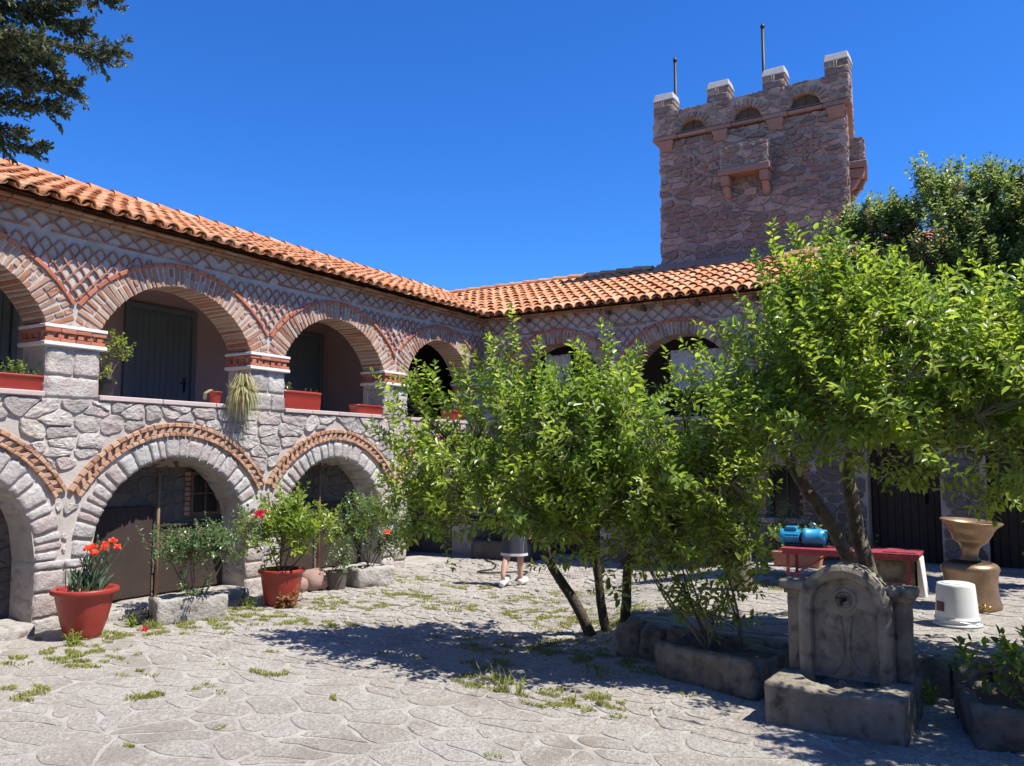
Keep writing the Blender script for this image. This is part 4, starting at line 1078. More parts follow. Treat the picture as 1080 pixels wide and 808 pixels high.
for b, tip in (((-4.12, 7.0, 2.51), (-4.18, 6.95, 3.34)), ((-4.3, 7.0, 2.46), (-4.47, 6.95, 3.05)), ((-3.97, 7.0, 2.46), (-3.88, 6.95, 2.99)), ((-3.12, 6.95, 2.42), (-3.1, 6.91, 3.09)), ((-3.36, 6.95, 2.37), (-3.42, 6.91, 2.94)), ((-2.93, 6.95, 2.37), (-2.79, 6.91, 2.86)), ((-2.36, 7.0, 2.32), (-2.35, 7.0, 2.92)), ((-2.46, 7.0, 2.28), (-2.57, 7.0, 2.67)), ((-4.92, 6.91, 2.09), (-5.47, 6.81, 2.73)), ((-4.82, 6.91, 2.18), (-5.16, 6.81, 2.67)), ((-4.64, 6.91, 2.18), (-4.82, 6.86, 2.8)), ((-5.2, 6.81, 1.52), (-5.66, 6.72, 1.38)), ((-5.11, 6.81, 1.24), (-5.44, 6.72, 0.97)), ((-2.08, 7.0, 2.18), (-1.66, 7.0, 2.32))):
    b, tip = Vector(b), Vector(tip); q = min(lp, key=lambda c: (c - b).length_squared); tube(tw, wob(q, b, 4, .1, rg), [.009, .008, .007, .006, .005], 'twig', 4, False)
    shoot(lf, tw, b, tip - b, (tip - b).length, rg, 'leaf2', .085, .017, .05, .006)
    for k in range(3):
        p = b.lerp(tip, rg.uniform(.25, .75)); shoot(lf, tw, p, (tip - b).normalized() + rvec(rg) * .9, rg.uniform(.15, .28), rg, 'leaf2', .08, .018, .2)
tr.build('trunk', t1, smooth=True); lf.build('crown', t1)

rg = random.Random(202)
t2 = thing('fruit_tree', 'large bright green fruit tree growing behind the stone fountain on the right', 'tree', gV(-1.3, 8.5))
tr = MB(); tops = []
for pts, r0 in (([(-1.22, 8.55), (-1.30, 8.52, .45), (-1.50, 8.48, .95), (-1.80, 8.4, 1.45), (-2.0, 8.45, 1.85)], .075), ([(-1.10, 8.62), (-1.20, 8.62, .4), (-1.32, 8.62, .95), (-1.38, 8.6, 1.5), (-1.2, 8.6, 2.0)], .085)):
    b = gV(*pts[0], -.05); P = [b] + [Vector((x, y, b.z + z)) for x, y, z in pts[1:]]; Q = []
    for i in range(len(P) - 1):
        for k in range(4): Q.append(P[i].lerp(P[i + 1], k / 4) + noise.noise_vector(P[i] * 3 + Vector((k, 0, 0))) * .015)
    Q.append(P[-1])
    tube(tr, Q, [r0 * (1.3 if i == 0 else 1) * (1 - .35 * i / len(Q)) for i in range(len(Q))], 'bark', 12); tops.append(P[-1])
bl2 = [((-.7, 7.8, 3.1), (.4, .5, .28), 1.3), ((.25, 7.75, 2.95), (.4, .5, .25), 1.1), ((-1.78, 7.9, 2.98), (.4, .5, .42), 1.6), ((-1.3, 7.9, 3.32), (.42, .5, .32), 1.6), ((-1.33, 7.91, 2.49), (0.73, 1.02, 0.62), 1.0), ((-0.41, 7.75, 2.5), (0.82, 0.95, 0.6), 1.1), ((0.5, 7.65, 2.35), (0.8, 0.85, 0.58), 1.1), ((-1.97, 7.87, 2.31), (0.44, 0.6, 0.46), 1.3), ((-0.09, 7.59, 1.85), (0.73, 0.72, 0.33), 1.3), ((-1.37, 7.87, 3.04), (0.46, 0.6, 0.37), 1.3), ((-0.32, 7.8, 2.95), (0.5, 0.55, 0.25), 1.3), ((0.73, 7.78, 1.94), (0.64, 0.72, 0.37), 1.0), ((-2.24, 7.78, 1.99), (0.26, 0.36, 0.18), 1.6), ((1.2, 7.7, 2.6), (0.5, 0.7, 0.4), 0.8), ((-0.55, 7.2, 2.2), (0.6, 0.5, 0.4), 1.2), ((-1.3, 7.3, 2.15), (0.5, 0.45, 0.35), 1.3)]
lp = limbs_from(tops, bl2, rg, .036, 'bark', tr, 3)
lf, tw = MB(), tr
foliage(bl2, lp, 1220, rg, 'leaf2', .086, .0185, (.20, .56), lf, tw, .03, 2.4, lm2='leaf', m2=.3)
for b, tip in (((-1.88, 7.82, 2.9), (-1.94, 7.78, 4.05)), ((-1.74, 7.82, 2.9), (-1.69, 7.78, 3.59)), ((-1.37, 7.87, 3.09), (-1.39, 7.78, 3.86)), ((-2.1, 7.78, 2.54), (-2.33, 7.78, 3.13)), ((-0.82, 7.78, 2.99), (-0.87, 7.73, 3.47)), ((-0.18, 7.78, 3.0), (-0.11, 7.73, 3.5)), ((0.09, 7.78, 2.9), (0.18, 7.73, 3.4)), ((-0.46, 7.78, 2.95), (-0.48, 7.69, 3.42)), ((-0.46, 7.59, 1.9), (-0.69, 7.5, 1.58)), ((-0.09, 7.59, 1.71), (-0.18, 7.46, 1.4)), ((0.09, 7.59, 1.71), (0.23, 7.46, 1.44)), ((-2.2, 7.78, 1.99), (-2.52, 7.69, 1.85))):
    b, tip = Vector(b), Vector(tip); q = min(lp, key=lambda c: (c - b).length_squared); tube(tw, wob(q, b, 4, .1, rg), [.010, .009, .008, .007, .006], 'twig', 4, False)
    shoot(lf, tw, b, tip - b, (tip - b).length, rg, 'leaf2', .092, .017, .05, .006)
    for k in range(3):
        p = b.lerp(tip, rg.uniform(.25, .7)); shoot(lf, tw, p, (tip - b).normalized() + rvec(rg) * .9, rg.uniform(.15, .3), rg, 'leaf2', .085, .018, .2)
tr.build('trunk', t2, smooth=True); lf.build('crown', t2)

rg = random.Random(303)
t3 = thing('broadleaf_tree', 'tall dark small-leaved tree rising against the sky at the right behind the bright fruit tree', 'tree', gV(.35, 12.3))
tr = MB(); b = gV(.35, 12.3, -.05); P = [b, b + Vector((-.05, -.05, 1.0)), b + Vector((-.1, 0, 2.2)), b + Vector((-.15, -.1, 3.4))]
tube(tr, P, [.17, .13, .11, .08], 'darkbark', 10)
bl3 = [((-1.88, 12, 4.55), (.22, .3, .62), 2.2), ((-.70, 12, 4.55), (.45, .6, 1.0), 1.5), ((-1.45, 12, 4.35), (.45, .55, .75), 1.5), ((-.1, 12, 4.4), (.42, .6, 1.0), 1.5), ((.35, 12, 4.5), (.42, .6, .9), 1.4), ((1.2, 12.2, 4.3), (.8, .8, 1.1), .5), ((-.5, 12, 3.5), (1.2, .9, .5), .5), ((.9, 12.2, 3.2), (1.2, .9, .7), .3), ((-1.72, 12, 4.95), (.16, .2, .36), 3), ((-.72, 12, 5.45), (.17, .2, .34), 3.5), ((-.1, 12, 5.25), (.18, .2, .30), 3.5), ((.26, 12, 5.2), (.17, .2, .30), 3.5), ((-1.15, 12, 5.0), (.18, .2, .35), 3), ((-1.35, 12, 4.9), (.2, .3, .3), 2)]
lp = limbs_from([P[1], P[2], P[3]], bl3, rg, .035, 'darkbark', tr, 3)
lf = MB()
foliage(bl3, lp, 2900, rg, 'leafdark', .066, .0125, (.14, .34), lf, tr, .12, 2.6, upw=.9, upb=.4, lm2='leafgold', m2=.05)
tr.build('trunk', t3, smooth=True); lf.build('crown', t3)

rg = random.Random(222)
t5 = thing('fruit_tree', 'fruit tree just beyond the right edge, casting dappled shade over the fountain', 'tree', gV(1.55, 5.9))
tr = MB(); b = gV(1.55, 5.9, -.05); Q = wob(b, b + Vector((-.15, .05, 1.75)), 8, .05, rg); tube(tr, Q, [.085 * (1.3 if i == 0 else 1) * (1 - .4 * i / 8) for i in range(9)], 'bark', 12)
bl5 = [((.72, 5.85, 2.95), (.42, .55, .34), 1.2), ((1.05, 5.35, 2.85), (.55, .5, .38), 1.2), ((1.1, 6.5, 2.75), (.65, .75, .5), 1.1), ((1.7, 5.9, 3.0), (.7, .8, .5), 1.0), ((2.2, 5.8, 2.4), (.6, .7, .45), .8), ((.75, 6.6, 2.4), (.35, .5, .35), 1.0)]
lp = limbs_from([Q[-1]], bl5, rg, .036, 'bark', tr, 3); lf = MB()
foliage(bl5, lp, 560, rg, 'leaf2', .086, .0185, (.18, .42), lf, tr, .10, 2.0, lm2='leaf', m2=.3)
tr.build('trunk', t5, smooth=True); lf.build('crown', t5)

# conifer overhanging at the upper left
rg = random.Random(404)
t4 = thing('conifer_tree', 'dark conifer whose boughs hang into the sky at the upper left corner', 'tree', gV(-7.45, 2.35))
tr = MB(); b = gV(-7.45, 2.35, -.05)
tube(tr, [b, b + Vector((.03, 0, 2)), b + Vector((0, .05, 4.5)), b + Vector((.05, 0, 8.5)), b + Vector((.05, 0, 10.2))], [.24, .2, .16, .08, .02], 'bark', 12)
lf = MB()
def bough(p0, p1, nb, spread, droop=.12):
    pts = wob(p0, p1, 8, .04, rg)
    for i, p in enumerate(pts): p.z -= droop * math.sin(math.pi * min(1, i / 8 * .5)) * .6
    tube(tr, pts, [.035 * (1 - .85 * i / 8) for i in range(9)], 'darkbark', 6, False)
    ax = (p1 - p0).normalized(); L = (p1 - p0).length
    for _ in range(nb):
        t = rg.uniform(.22, 1) ** .9; j = min(7, int(t * 8)); q = pts[j].lerp(pts[j + 1], t * 8 - j)
        s = rvec(rg); s.z *= .55; bl = spread * (1.15 - .65 * t) * rg.uniform(.45, 1.1)
        d = (ax * rg.uniform(.5, 1.1) + s * .85).normalized()
        e = q + d * bl; e.z -= bl * .12
        tube(tr, [q, q.lerp(e, .5) + Vector((0, 0, .02)), e], [.006, .004, .002], 'darkbark', 4, False)
        for _ in range(int(52 * bl / .3)):
            u = rg.uniform(.1, 1.05); c = q.lerp(e, u)
            ld = (d * .8 + rvec(rg) * .8).normalized(); l_ = rg.uniform(.028, .06)
            leaf(lf, c + rvec(rg) * .018, ld, rvec(rg), l_, l_ * .24, 'needle', .3, .1)
for z0, tip, nb, sp in ((5.2, (-6.32, 4.0, 5.33), 95, .42), (5.7, (-6.42, 4.0, 5.86), 110, .42), (5.0, (-6.8, 4.0, 5.12), 80, .38), (4.6, (-7.15, 4.0, 5.02), 80, .36), (4.4, (-7.42, 4.02, 4.72), 60, .30), (5.6, (-6.75, 4.0, 5.62), 100, .42), (5.3, (-7.2, 4.0, 5.45), 100, .45), (6.0, (-6.9, 4.0, 6.0), 90, .45), (5.4, (-7.7, 4.0, 5.5), 90, .45), (6.3, (-7.4, 4.0, 6.3), 90, .45), (4.8, (-7.75, 4.0, 4.95), 60, .32), (7.0, (-6.6, 3.6, 6.9), 70, .45), (7.5, (-7.6, 3.6, 7.4), 60, .45), (5.2, (-8.4, 1.6, 5.2), 50, .45), (6.2, (-6.5, 1.4, 6.2), 60, .45), (7.2, (-8.2, 1.8, 7.1), 50, .42), (8.2, (-7.0, 3.0, 8.2), 50, .4), (9.0, (-7.9, 2.6, 9.2), 40, .3), (9.6, (-7.3, 2.1, 9.9), 40, .3)):
    bough(Vector((-7.43, 2.36, z0)), Vector(tip), nb, sp)
tr.build('trunk', t4, smooth=True); lf.build('crown', t4)

# ------------------------------------------------------------------ SHRUBS AND POTS
def shrub(root, base, blobs, n, seed, lm='leafrose', ls=.05, sp=.018, Lr=(.10, .24), stems=5, sr=.010, names=('stem', 'foliage'), upw=.5, gap=.3, lm2=None, m2=0., srad=.05):
    rg = random.Random(seed); st, lf = MB(), MB(); tops = []; base = Vector(base)
    for i in range(stems):
        c = Vector(blobs[i % len(blobs)][0]); b0 = base + Vector((rg.uniform(-1, 1) * srad, rg.uniform(-1, 1) * srad, -.03))
        ln = wob(b0, c, 6, .09, rg); tube(st, ln, [sr * (1 - .6 * k / 6) for k in range(7)], 'twig', 6, False); tops += ln[2:]
    lp = limbs_from(tops, blobs, rg, sr * .6, 'twig', st, 2)
    foliage(blobs, lp, n, rg, lm, ls, sp, Lr, lf, st, gap, 3.0, upw=upw, tr=.0022, lm2=lm2, m2=m2)
    st.build(names[0], root, smooth=True); lf.build(names[1], root); return lp
def flower(mb, c, r, m, rg, n=16, up_=Vector((0, 0, 1))):
    for i in range(n):
        d = (rvec(rg) + up_ * .8).normalized(); q = (rvec(rg) + d).normalized(); leaf(mb, c + d * r * rg.uniform(0, .35), d, q, r * rg.uniform(.7, 1.1), r * rg.uniform(.35, .55), m, .5, -.2)
def pot(root, c, rb, rt, h, m, rim=.035, n=40, flutes=True, name='pot', wall=.014):
    mb = MB(); c = Vector(c); A = at(c)
    def fl(a, z): return 1 + (.010 * math.cos(a * 26) if flutes and .12 * h < z < .62 * h else 0)
    lathe(mb, [(rb * .96, 0), (rb, .008), (rb + (rt - rb) * .10, .09 * h), (rb + (rt - rb) * .42, .30 * h), (rb + (rt - rb) * .72, .58 * h), (rt, .86 * h), (rt + .004, .88 * h), (rt + rim * .8, .895 * h), (rt + rim, .92 * h), (rt + rim, .985 * h), (rt + rim * .8, h), (rt - wall * .3, h), (rt - wall, .98 * h), (rt - wall * 1.6, .80 * h)], m, A, n, fl)
    p = mb.build(name, root, smooth=True)
    mb = MB(); lathe(mb, [(rt - wall, .84 * h), (rt - wall - .005, .865 * h + .003), (rt * .5, .875 * h)], 'earth', A, 24); mb.build('soil', root); return p

# red pot with carnations
c = gV(-8.43, 5.30, .006); po = thing('flower_pot', 'big round red pot of tall red-orange carnations, leftmost on the ground', 'flower pot', c)
pot(po, c, .175, .285, .50, 'redpot', .045)
rg = random.Random(12); st, lv, fl = MB(), MB(), MB()
top = c + Vector((0, 0, .43))
for i in range(13):
    b0 = top + Vector((rg.uniform(-.10, .06), rg.uniform(-.10, .06), 0)); an = rg.uniform(-.5, .5)
    tip = b0 + Vector((.12 + rg.uniform(-.06, .16), .10 + rg.uniform(-.08, .20), rg.uniform(.42, .60)))
    ln = wob(b0, tip, 6, .05, rg); tube(st, ln, .0045, 'carnleaf', 5, False)
    if i < 8: flower(fl, tip, .042, 'carn', rg, 26)
    else: tube(st, [tip, tip + Vector((0, 0, .02)), tip + Vector((.002, 0, .04))], [.008, .011, .005], 'carnleaf', 6)
    for k in range(5):
        p = ln[rg.randint(0, 4)]; d = (Vector((0, 0, 1)) + rvec(rg) * .6).normalized(); leaf(lv, p, d, rvec(rg), rg.uniform(.10, .18), .0035, 'carnleaf', .3, .35)
for k in range(64):
    p = top + Vector((rg.uniform(-.17, .12), rg.uniform(-.15, .12), rg.uniform(0, .05))); d = (Vector((.1, .08, 1)) + rvec(rg) * .45).normalized(); leaf(lv, p, d, rvec(rg), rg.uniform(.12, .30), .0038, 'carnleaf', .3, .3)
st.build('stem', po); lv.build('foliage', po); fl.build('flowers', po)

# red pot with a bushy citrus
c = gV(-8.10, 7.74, .006); po = thing('flower_pot', 'red pot holding a bushy light green shrub, in front of the pier between two arches', 'flower pot', c)
pot(po, c, .19, .262, .45, 'redpot', .032)
B = [((-8.12, 7.74, .85), (.34, .36, .26), 1), ((-8.2, 7.5, .95), (.28, .28, .26), 1), ((-8.0, 7.95, .95), (.28, .28, .26), 1), ((-8.08, 7.75, 1.15), (.26, .26, .22), 1.2), ((-7.72, 8.05, .92), (.18, .16, .12), 1.2)]
shrub(po, c + Vector((0, 0, .40)), B, 250, 21, 'leaf2', .078, .021, (.12, .28), 5, .012, lm2='leaf', m2=.5)

# stone troughs
def trough(root, c, L, Dp, H, rot, m, seed, amp=.022, wallw=.09, soil='earth'):
    mb = MB(); A = at(Vector(c), rot)
    def shp(q, p):
        if p[2] > .99 and abs(q.x) < L / 2 - wallw and abs(q.y) < Dp / 2 - wallw: return Vector((q.x, q.y, q.z - .09))
        return q
    rock(mb, lambda a, b, d: A(a, b, d + H / 2), (L / 2, Dp / 2, H / 2), (22, 14, 8), .035, amp, 5, m, seed, shp)
    mb.build('trough', root, smooth=True)
    mb = MB(); nn = 14; V = []; F = []
    for i in range(nn + 1):
        for j in range(nn + 1):
            x = (-1 + 2 * i / nn) * (L / 2 - wallw * .8); y = (-1 + 2 * j / nn) * (Dp / 2 - wallw * .8); V.append(A(x, y, H - .045 + .03 * noise.noise(Vector((x * 7, y * 7, seed))) + .02 * noise.noise(Vector((x * 22, y * 22, seed)))))
    for i in range(nn):
        for j in range(nn): F.append((i * (nn + 1) + j, (i + 1) * (nn + 1) + j, (i + 1) * (nn + 1) + j + 1, i * (nn + 1) + j + 1))
    mb.add(V, F, 'earth'); mb.build('soil', root, smooth=True)
c = gV(-8.30, 6.49, -.02); po = thing('stone_trough', 'pale rough stone trough at the foot of the rose bush by the arch', 'planter', c)
trough(po, c, .80, .42, .30, math.atan2(.69, .27), 'whitrough', 3)
rb = thing('rose_bush', 'dark leaved rose bush with one deep pink bloom in the pale trough', 'rose bush', c + Vector((0, 0, .27)))
B = [((-8.55, 6.28, .82), (.24, .22, .14), 1), ((-8.3, 6.48, .74), (.28, .28, .2), 1.2), ((-8.0, 6.72, .82), (.26, .25, .17), 1.2), ((-7.8, 6.85, 1.0), (.22, .22, .16), 1.2), ((-8.15, 6.6, .95), (.22, .2, .12), 1), ((-8.2, 6.55, .36), (.22, .26, .07), .7)]
shrub(rb, c + Vector((.05, .1, .27)), B, 300, 31, 'leafrose', .050, .018, (.09, .20), 4, .011)
rg = random.Random(8); fl = MB(); flower(fl, Vector((-7.66, 6.93, 1.19)), .055, 'rose', rg, 34); flower(fl, Vector((-7.62, 7.0, 1.23)), .03, 'rose', rg, 14); flower(fl, Vector((-8.35, 6.42, .96)), .022, 'palerose', rg, 12); flower(fl, Vector((-7.75, 6.88, 1.10)), .025, 'palerose', rg, 12); flower(fl, Vector((-8.6, 6.25, .99)), .018, 'palerose', rg, 10)
fl.build('flowers', rb)

c = gV(-8.22, 9.62, -.02); po = thing('stone_trough', 'knobbly grey stone trough beside the pier, under the pale green shrub with an orange bloom', 'planter', c)
trough(po, c, .62, .40, .30, math.atan2(.8, .3), 'whitrough', 9, .035)
c2 = gV(-8.40, 9.08, .004); pt2 = thing('plant_tub', 'mossy dark green plant tub standing left of the knobbly stone trough', 'flower pot', c2)
pot(pt2, c2, .12, .15, .26, 'infill', .012, 24, False, 'tub')
shrub(pt2, c2 + Vector((0, 0, .22)), [((-8.36, 9.08, .42), (.2, .2, .14), 1)], 34, 44, 'leafrose', .055, .018, (.08, .18), 3, .007)
rb = thing('flowering_shrub', 'pale green shrub with an orange bloom against the pier right of the second arch', 'shrub', c + Vector((0, 0, .27)))
B = [((-8.42, 9.35, .78), (.30, .30, .26), 1), ((-8.2, 9.6, .92), (.28, .30, .30), 1), ((-8.15, 9.8, .62), (.25, .25, .25), 1), ((-8.45, 9.5, 1.15), (.14, .16, .16), 1.3), ((-8.0, 9.95, .85), (.2, .2, .2), 1)]
shrub(rb, c + Vector((0, 0, .27)), B, 330, 45, 'leafrose', .058, .018, (.09, .22), 6, .009, lm2='leaf', m2=.5)
fl = MB(); rg = random.Random(9); flower(fl, Vector((-7.93, 9.62, .78)), .05, 'carn', rg, 22); fl.build('flowers', rb)

# boulders, the little black bag, petals, weeds
for x, y, s, sd, lb_ in ((-8.66, 8.62, .15, 2, 'smaller round purple stone next to the red pot, below the pole'), (-8.60, 8.86, .21, 5, 'larger round purple stone between the red pot and the plant tub')):
    mb = MB(); cc = gV(x, y, s * .62); rock(mb, lambda a, b, d: cc + Vector((a, b, d)), (s * .85, s, s * .72), 12, s * .62, .03, 4, 'boulder', sd)
    tag(mb.build('round_stone', smooth=True), lb_, 'stone', 'round stones by the red pot')
mb = MB(); cc = gV(-8.52, 6.02, .07); rock(mb, lambda a, b, d: cc + Vector((a, b, d)), (.07, .10, .075), (8, 8, 8), .05, .03, 14, 'blackpot', 4)
tube(mb, [cc + Vector((.06, -.07, .02)), cc + Vector((.09, -.03, .09)), cc + Vector((.09, .04, .09)), cc + Vector((.06, .08, .0))], .008, 'blackpot', 6)
tag(mb.build('black_bag', smooth=True), 'small crumpled black bag on the ground left of the pale stone trough', 'bag')
mb = MB(); rg = random.Random(3); flower(mb, gV(-8.12, 5.80, .015), .04, 'rose', rg, 14); tag(mb.build('fallen_bloom'), 'fallen red bloom lying alone on the paving near the left pot', 'flower')
def weed(x, y, n, s, label, lm='leaf2', seed=1):
    t = thing('weed_plant', label, 'weed', gV(x, y)); rg = random.Random(seed); st, lf = MB(), MB()
    for i in range(n): shoot(lf, st, gV(x + rg.uniform(-1, 1) * s * .3, y + rg.uniform(-1, 1) * s * .3, -.005), Vector((rg.uniform(-.6, .6), rg.uniform(-.6, .6), 1)), s * rg.uniform(.6, 1.2), rg, lm, s * .36, .016, .1)
    st.build('stem', t); lf.build('foliage', t)
weed(-8.14, 5.02, 8, .13, 'little green weed in front of the carnation pot', 'leaf2', 4)
weed(-8.22, 7.32, 7, .12, 'low weed at the left foot of the second red pot', 'leaf', 5)
weed(-7.86, 7.62, 9, .22, 'thin tall weed with tiny leaves right in front of the second red pot', 'leafgold', 6)
weed(-8.45, 5.90, 8, .12, 'grassy weed beside the threshold stones behind the carnation pot', 'leaf2', 7)
weed(-.62, 7.22, 6, .16, 'small weed in the gap between the fountain and the right-hand trough', 'leaf2', 8)
weed(-1.95, 7.42, 10, .2, 'weeds growing between the middle trough and the fountain', 'leaf', 9)

# thin poles standing in the arches
for y, h_, lb_ in ((6.87, 1.75, 'thin rusty pole standing upright in the arch behind the pale trough'), (9.76, 1.80, 'thin rusty pole standing upright in the arch behind the two round stones')):
    mb = MB(); tube(mb, [(LX - .36, y, .10), (LX - .365, y - .005, h_ * .5), (LX - .37, y, h_)], .021, 'rust', 8); tag(mb.build('iron_pole', smooth=True), lb_, 'pole', 'poles in the lower arches')

# ------------------------------------------------------------------ PLANTERS ON THE SILLS
def sillc(y, d=-.18, dz=0.): return Vector((LX + d, y, Z_SILL + dz + .002))
def bowl(name, label, y, L, W_, H, d, scal=False, rimw=.02, taper=.78):
    c = sillc(y, d); t = thing(name, label, 'planter', c); mb = MB(); n = 48; V = []; F = []
    prof = [(taper, 0), (taper + .02, .01), ((1 + taper) / 2, H * .5), (.96, H * .84), (1.0, H * .86), (1.02, H * .9), (1.02, H), (.95, H), (.93, H * .8)]
    for s, z in prof:
        for k in range(n):
            a = 2 * math.pi * k / n; ca, sa = math.cos(a), math.sin(a); e = .35
            x = W_ / 2 * math.copysign(abs(ca) ** e, ca) * s; y_ = L / 2 * math.copysign(abs(sa) ** e, sa) * (1 - (1 - s) * W_ / L)
            if scal and H * .2 < z < H * .6: x *= 1 + .06 * abs(math.sin(y_ * 22))
            V.append(c + Vector((x, y_, z)))
    for i in range(len(prof) - 1):
        for k in range(n): F.append((i * n + k, i * n + (k + 1) % n, (i + 1) * n + (k + 1) % n, (i + 1) * n + k))
    F.append(tuple(range(n))[::-1]); mb.add(V, F, 'redpot'); mb.build('pot', t, smooth=True)
    mb = MB(); mb.add(V[8 * n:9 * n], [tuple(range(n))], 'earth'); mb.build('soil', t); return t, c
def smallplant(t, c, spots, lm, ls, seed):
    rg = random.Random(seed); st, lf = MB(), MB()
    for (dy, h_, n) in spots:
        for i in range(n): shoot(lf, st, c + Vector((rg.uniform(-.05, .05), dy + rg.uniform(-.06, .06), 0)), Vector((rg.uniform(-.5, .5), rg.uniform(-.6, .6), 1)), h_ * rg.uniform(.6, 1.15), rg, lm, ls, ls * .33, .1, .003)
    st.build('stem', t); lf.build('foliage', t)
t, c = bowl('window_planter', 'wide red bowl planter with a fresh green herb on the leftmost sill', 4.82, .74, .27, .17, -.14); smallplant(t, c + Vector((0, 0, .13)), ((.08, .19, 12), (.22, .12, 6), (-.2, .12, 6)), 'leaf', .045, 61)
t, c = bowl('window_planter', 'deep red box planter with a row of scalloped mouldings and one small sprout', 9.0, .80, .24, .27, -.10, True, taper=.86); smallplant(t, c + Vector((0, 0, .22)), ((-.22, .17, 5), (.25, .09, 3)), 'leafrose', .05, 62)
t, c = bowl('window_planter', 'low empty red oval planter on the sill, right of the scalloped box', 10.55, .68, .25, .15, -.12)
mb = MB(); rg = random.Random(4); ln = wob(c + Vector((0, .03, .11)), c + Vector((.01, .02, .52)), 6, .03, rg); tube(mb, ln, .004, 'twig', 5, False); mb.build('stem', t)
t, c = bowl('window_planter', 'red planter with pale flowers on the sill nearest the corner', 13.0, .52, .25, .18, -.10); smallplant(t, c + Vector((0, 0, .14)), ((-.1, .15, 6), (.12, .17, 7)), 'leafrose', .045, 63)
mb = MB(); rg = random.Random(6)
for i in range(7): flower(mb, c + Vector((rg.uniform(-.06, .06), rg.uniform(-.2, .22), .20 + rg.uniform(0, .1))), .026, 'palerose', rg, 9)
mb.build('flowers', t)
c = sillc(5.95, -.20); t = thing('potted_sapling', 'slim citrus sapling leaning in a black pot on the sill by the blue door', 'potted plant', c); pot(t, c, .085, .115, .21, 'blackpot', .012, 28, False)
B = [(tuple(c + Vector((.02, .03, .62))), (.10, .11, .16), 1), (tuple(c + Vector((.02, .20, .54))), (.09, .12, .13), 1), (tuple(c + Vector((0, .08, .40))), (.08, .1, .07), 1), (tuple(c + Vector((.02, -.02, .27))), (.11, .11, .05), .8)]
shrub(t, c + Vector((0, 0, .18)), B, 62, 64, 'leaf2', .042, .016, (.06, .13), 4, .006, upw=.6, srad=.02)
c = sillc(7.52, -.16); t = thing('flower_pot', 'small plain red pot on the sill beside the hanging spider plant', 'flower pot', c); pot(t, c, .06, .085, .17, 'redpot', .014, 28, False)
rg = random.Random(66); mb = MB()
for k in range(3): tube(mb, [c + Vector((0, 0, .15)), c + Vector((.02, -.06 - .02 * k, .19)), c + Vector((.03, -.16 - .02 * k, .14)), c + Vector((.03, -.17 - .02 * k, .05))], [.008, .007, .006, .003], 'dryleaf', 5)
mb.build('stem', t)
c = Vector((LX + .045, 7.74, 2.60)); t = thing('spider_plant', 'pale half-dry spider plant spilling down the pier from a small hung pot', 'potted plant', c)
mb = MB(); lathe(mb, [(.06, 0), (.085, .12), (.10, .13), (.10, .15), (.08, .15), (.07, .1)], 'terra', at(c + Vector((.07, 0, 0))), 24); mb.build('pot', t, smooth=True)
mb = MB(); rg = random.Random(67)
for k in range(230):
    a = rg.uniform(-1.9, 1.9); out = Vector((math.cos(a) * .9 + .15, math.sin(a), 0)); r_ = rg.uniform(.10, .30); z1 = rg.uniform(-.42, .20); p0 = c + Vector((.07, 0, .14)); w_ = rg.uniform(.005, .009)
    pts = [p0 + out * r_ * .1, p0 + out * r_ * .45 + Vector((0, 0, .08 + max(0, z1))), p0 + out * r_ * .85 + Vector((0, 0, .02 + z1 * .35)), p0 + out * r_ + Vector((0, 0, z1))]
    s = Vector((-out.y, out.x, 0)) * w_; V = []
    for i, p in enumerate(pts):
        if p.x < LX + .03: p.x = LX + .03 + rg.uniform(0, .02)
        V += [p - s * (1, 1, .8, .15)[i], p + s * (1, 1, .8, .15)[i]]
    mb.add(V, [(0, 1, 3, 2), (2, 3, 5, 4), (4, 5, 7, 6)], 'dryleaf')
for k in range(6):
    y0 = rg.uniform(-.12, .12); tube(mb, [c + Vector((.1, y0 * .3, .15)), c + Vector((.14, y0, .0)), c + Vector((.06, y0 * 1.3, -.3)), c + Vector((.05, y0 * 1.6, -.5))], .003, 'dryleaf', 4, False)
mb.build('foliage', t)

# ------------------------------------------------------------------ MIDDLE TROUGH + SHRUB, RIGHT TROUGH
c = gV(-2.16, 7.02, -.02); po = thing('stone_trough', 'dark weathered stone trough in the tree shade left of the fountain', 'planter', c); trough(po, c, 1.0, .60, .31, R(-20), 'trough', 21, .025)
rb = thing('tangled_shrub', 'open twiggy shrub growing from the dark trough left of the fountain', 'shrub', c + Vector((0, 0, .28)))
B = [((-2.6, 7.05, 1.25), (.48, .45, .34), 1), ((-2.15, 7.0, 1.62), (.42, .42, .32), 1), ((-2.9, 7.0, 1.0), (.34, .3, .24), 1), ((-2.05, 7.0, 1.05), (.30, .35, .30), .9), ((-3.05, 7.1, 1.55), (.38, .38, .3), 1), ((-2.3, 7.0, .55), (.25, .22, .14), .9), ((-2.5, 7.02, .72), (.2, .2, .15), .8)]
shrub(rb, c + Vector((-.02, .02, .27)), B, 560, 71, 'leaf2', .072, .019, (.12, .30), 10, .013, lm2='leaf2', m2=.35, srad=.14)
c = gV(.22, 6.78, -.02); po = thing('stone_trough', 'sunlit stone trough cut off by the right edge, right of the fountain', 'planter', c); trough(po, c, 1.22, .80, .28, R(14), 'trough', 27, .03)
rb = thing('leafy_plant', 'broad leaved low plant in the trough right of the fountain', 'plant', c + Vector((0, 0, .25)))
B = [((-.12, 6.72, .42), (.26, .26, .10), 1), ((.2, 6.8, .46), (.3, .28, .12), 1), ((-.02, 6.75, .54), (.18, .18, .08), 1), ((.5, 6.8, .42), (.25, .25, .1), 1)]
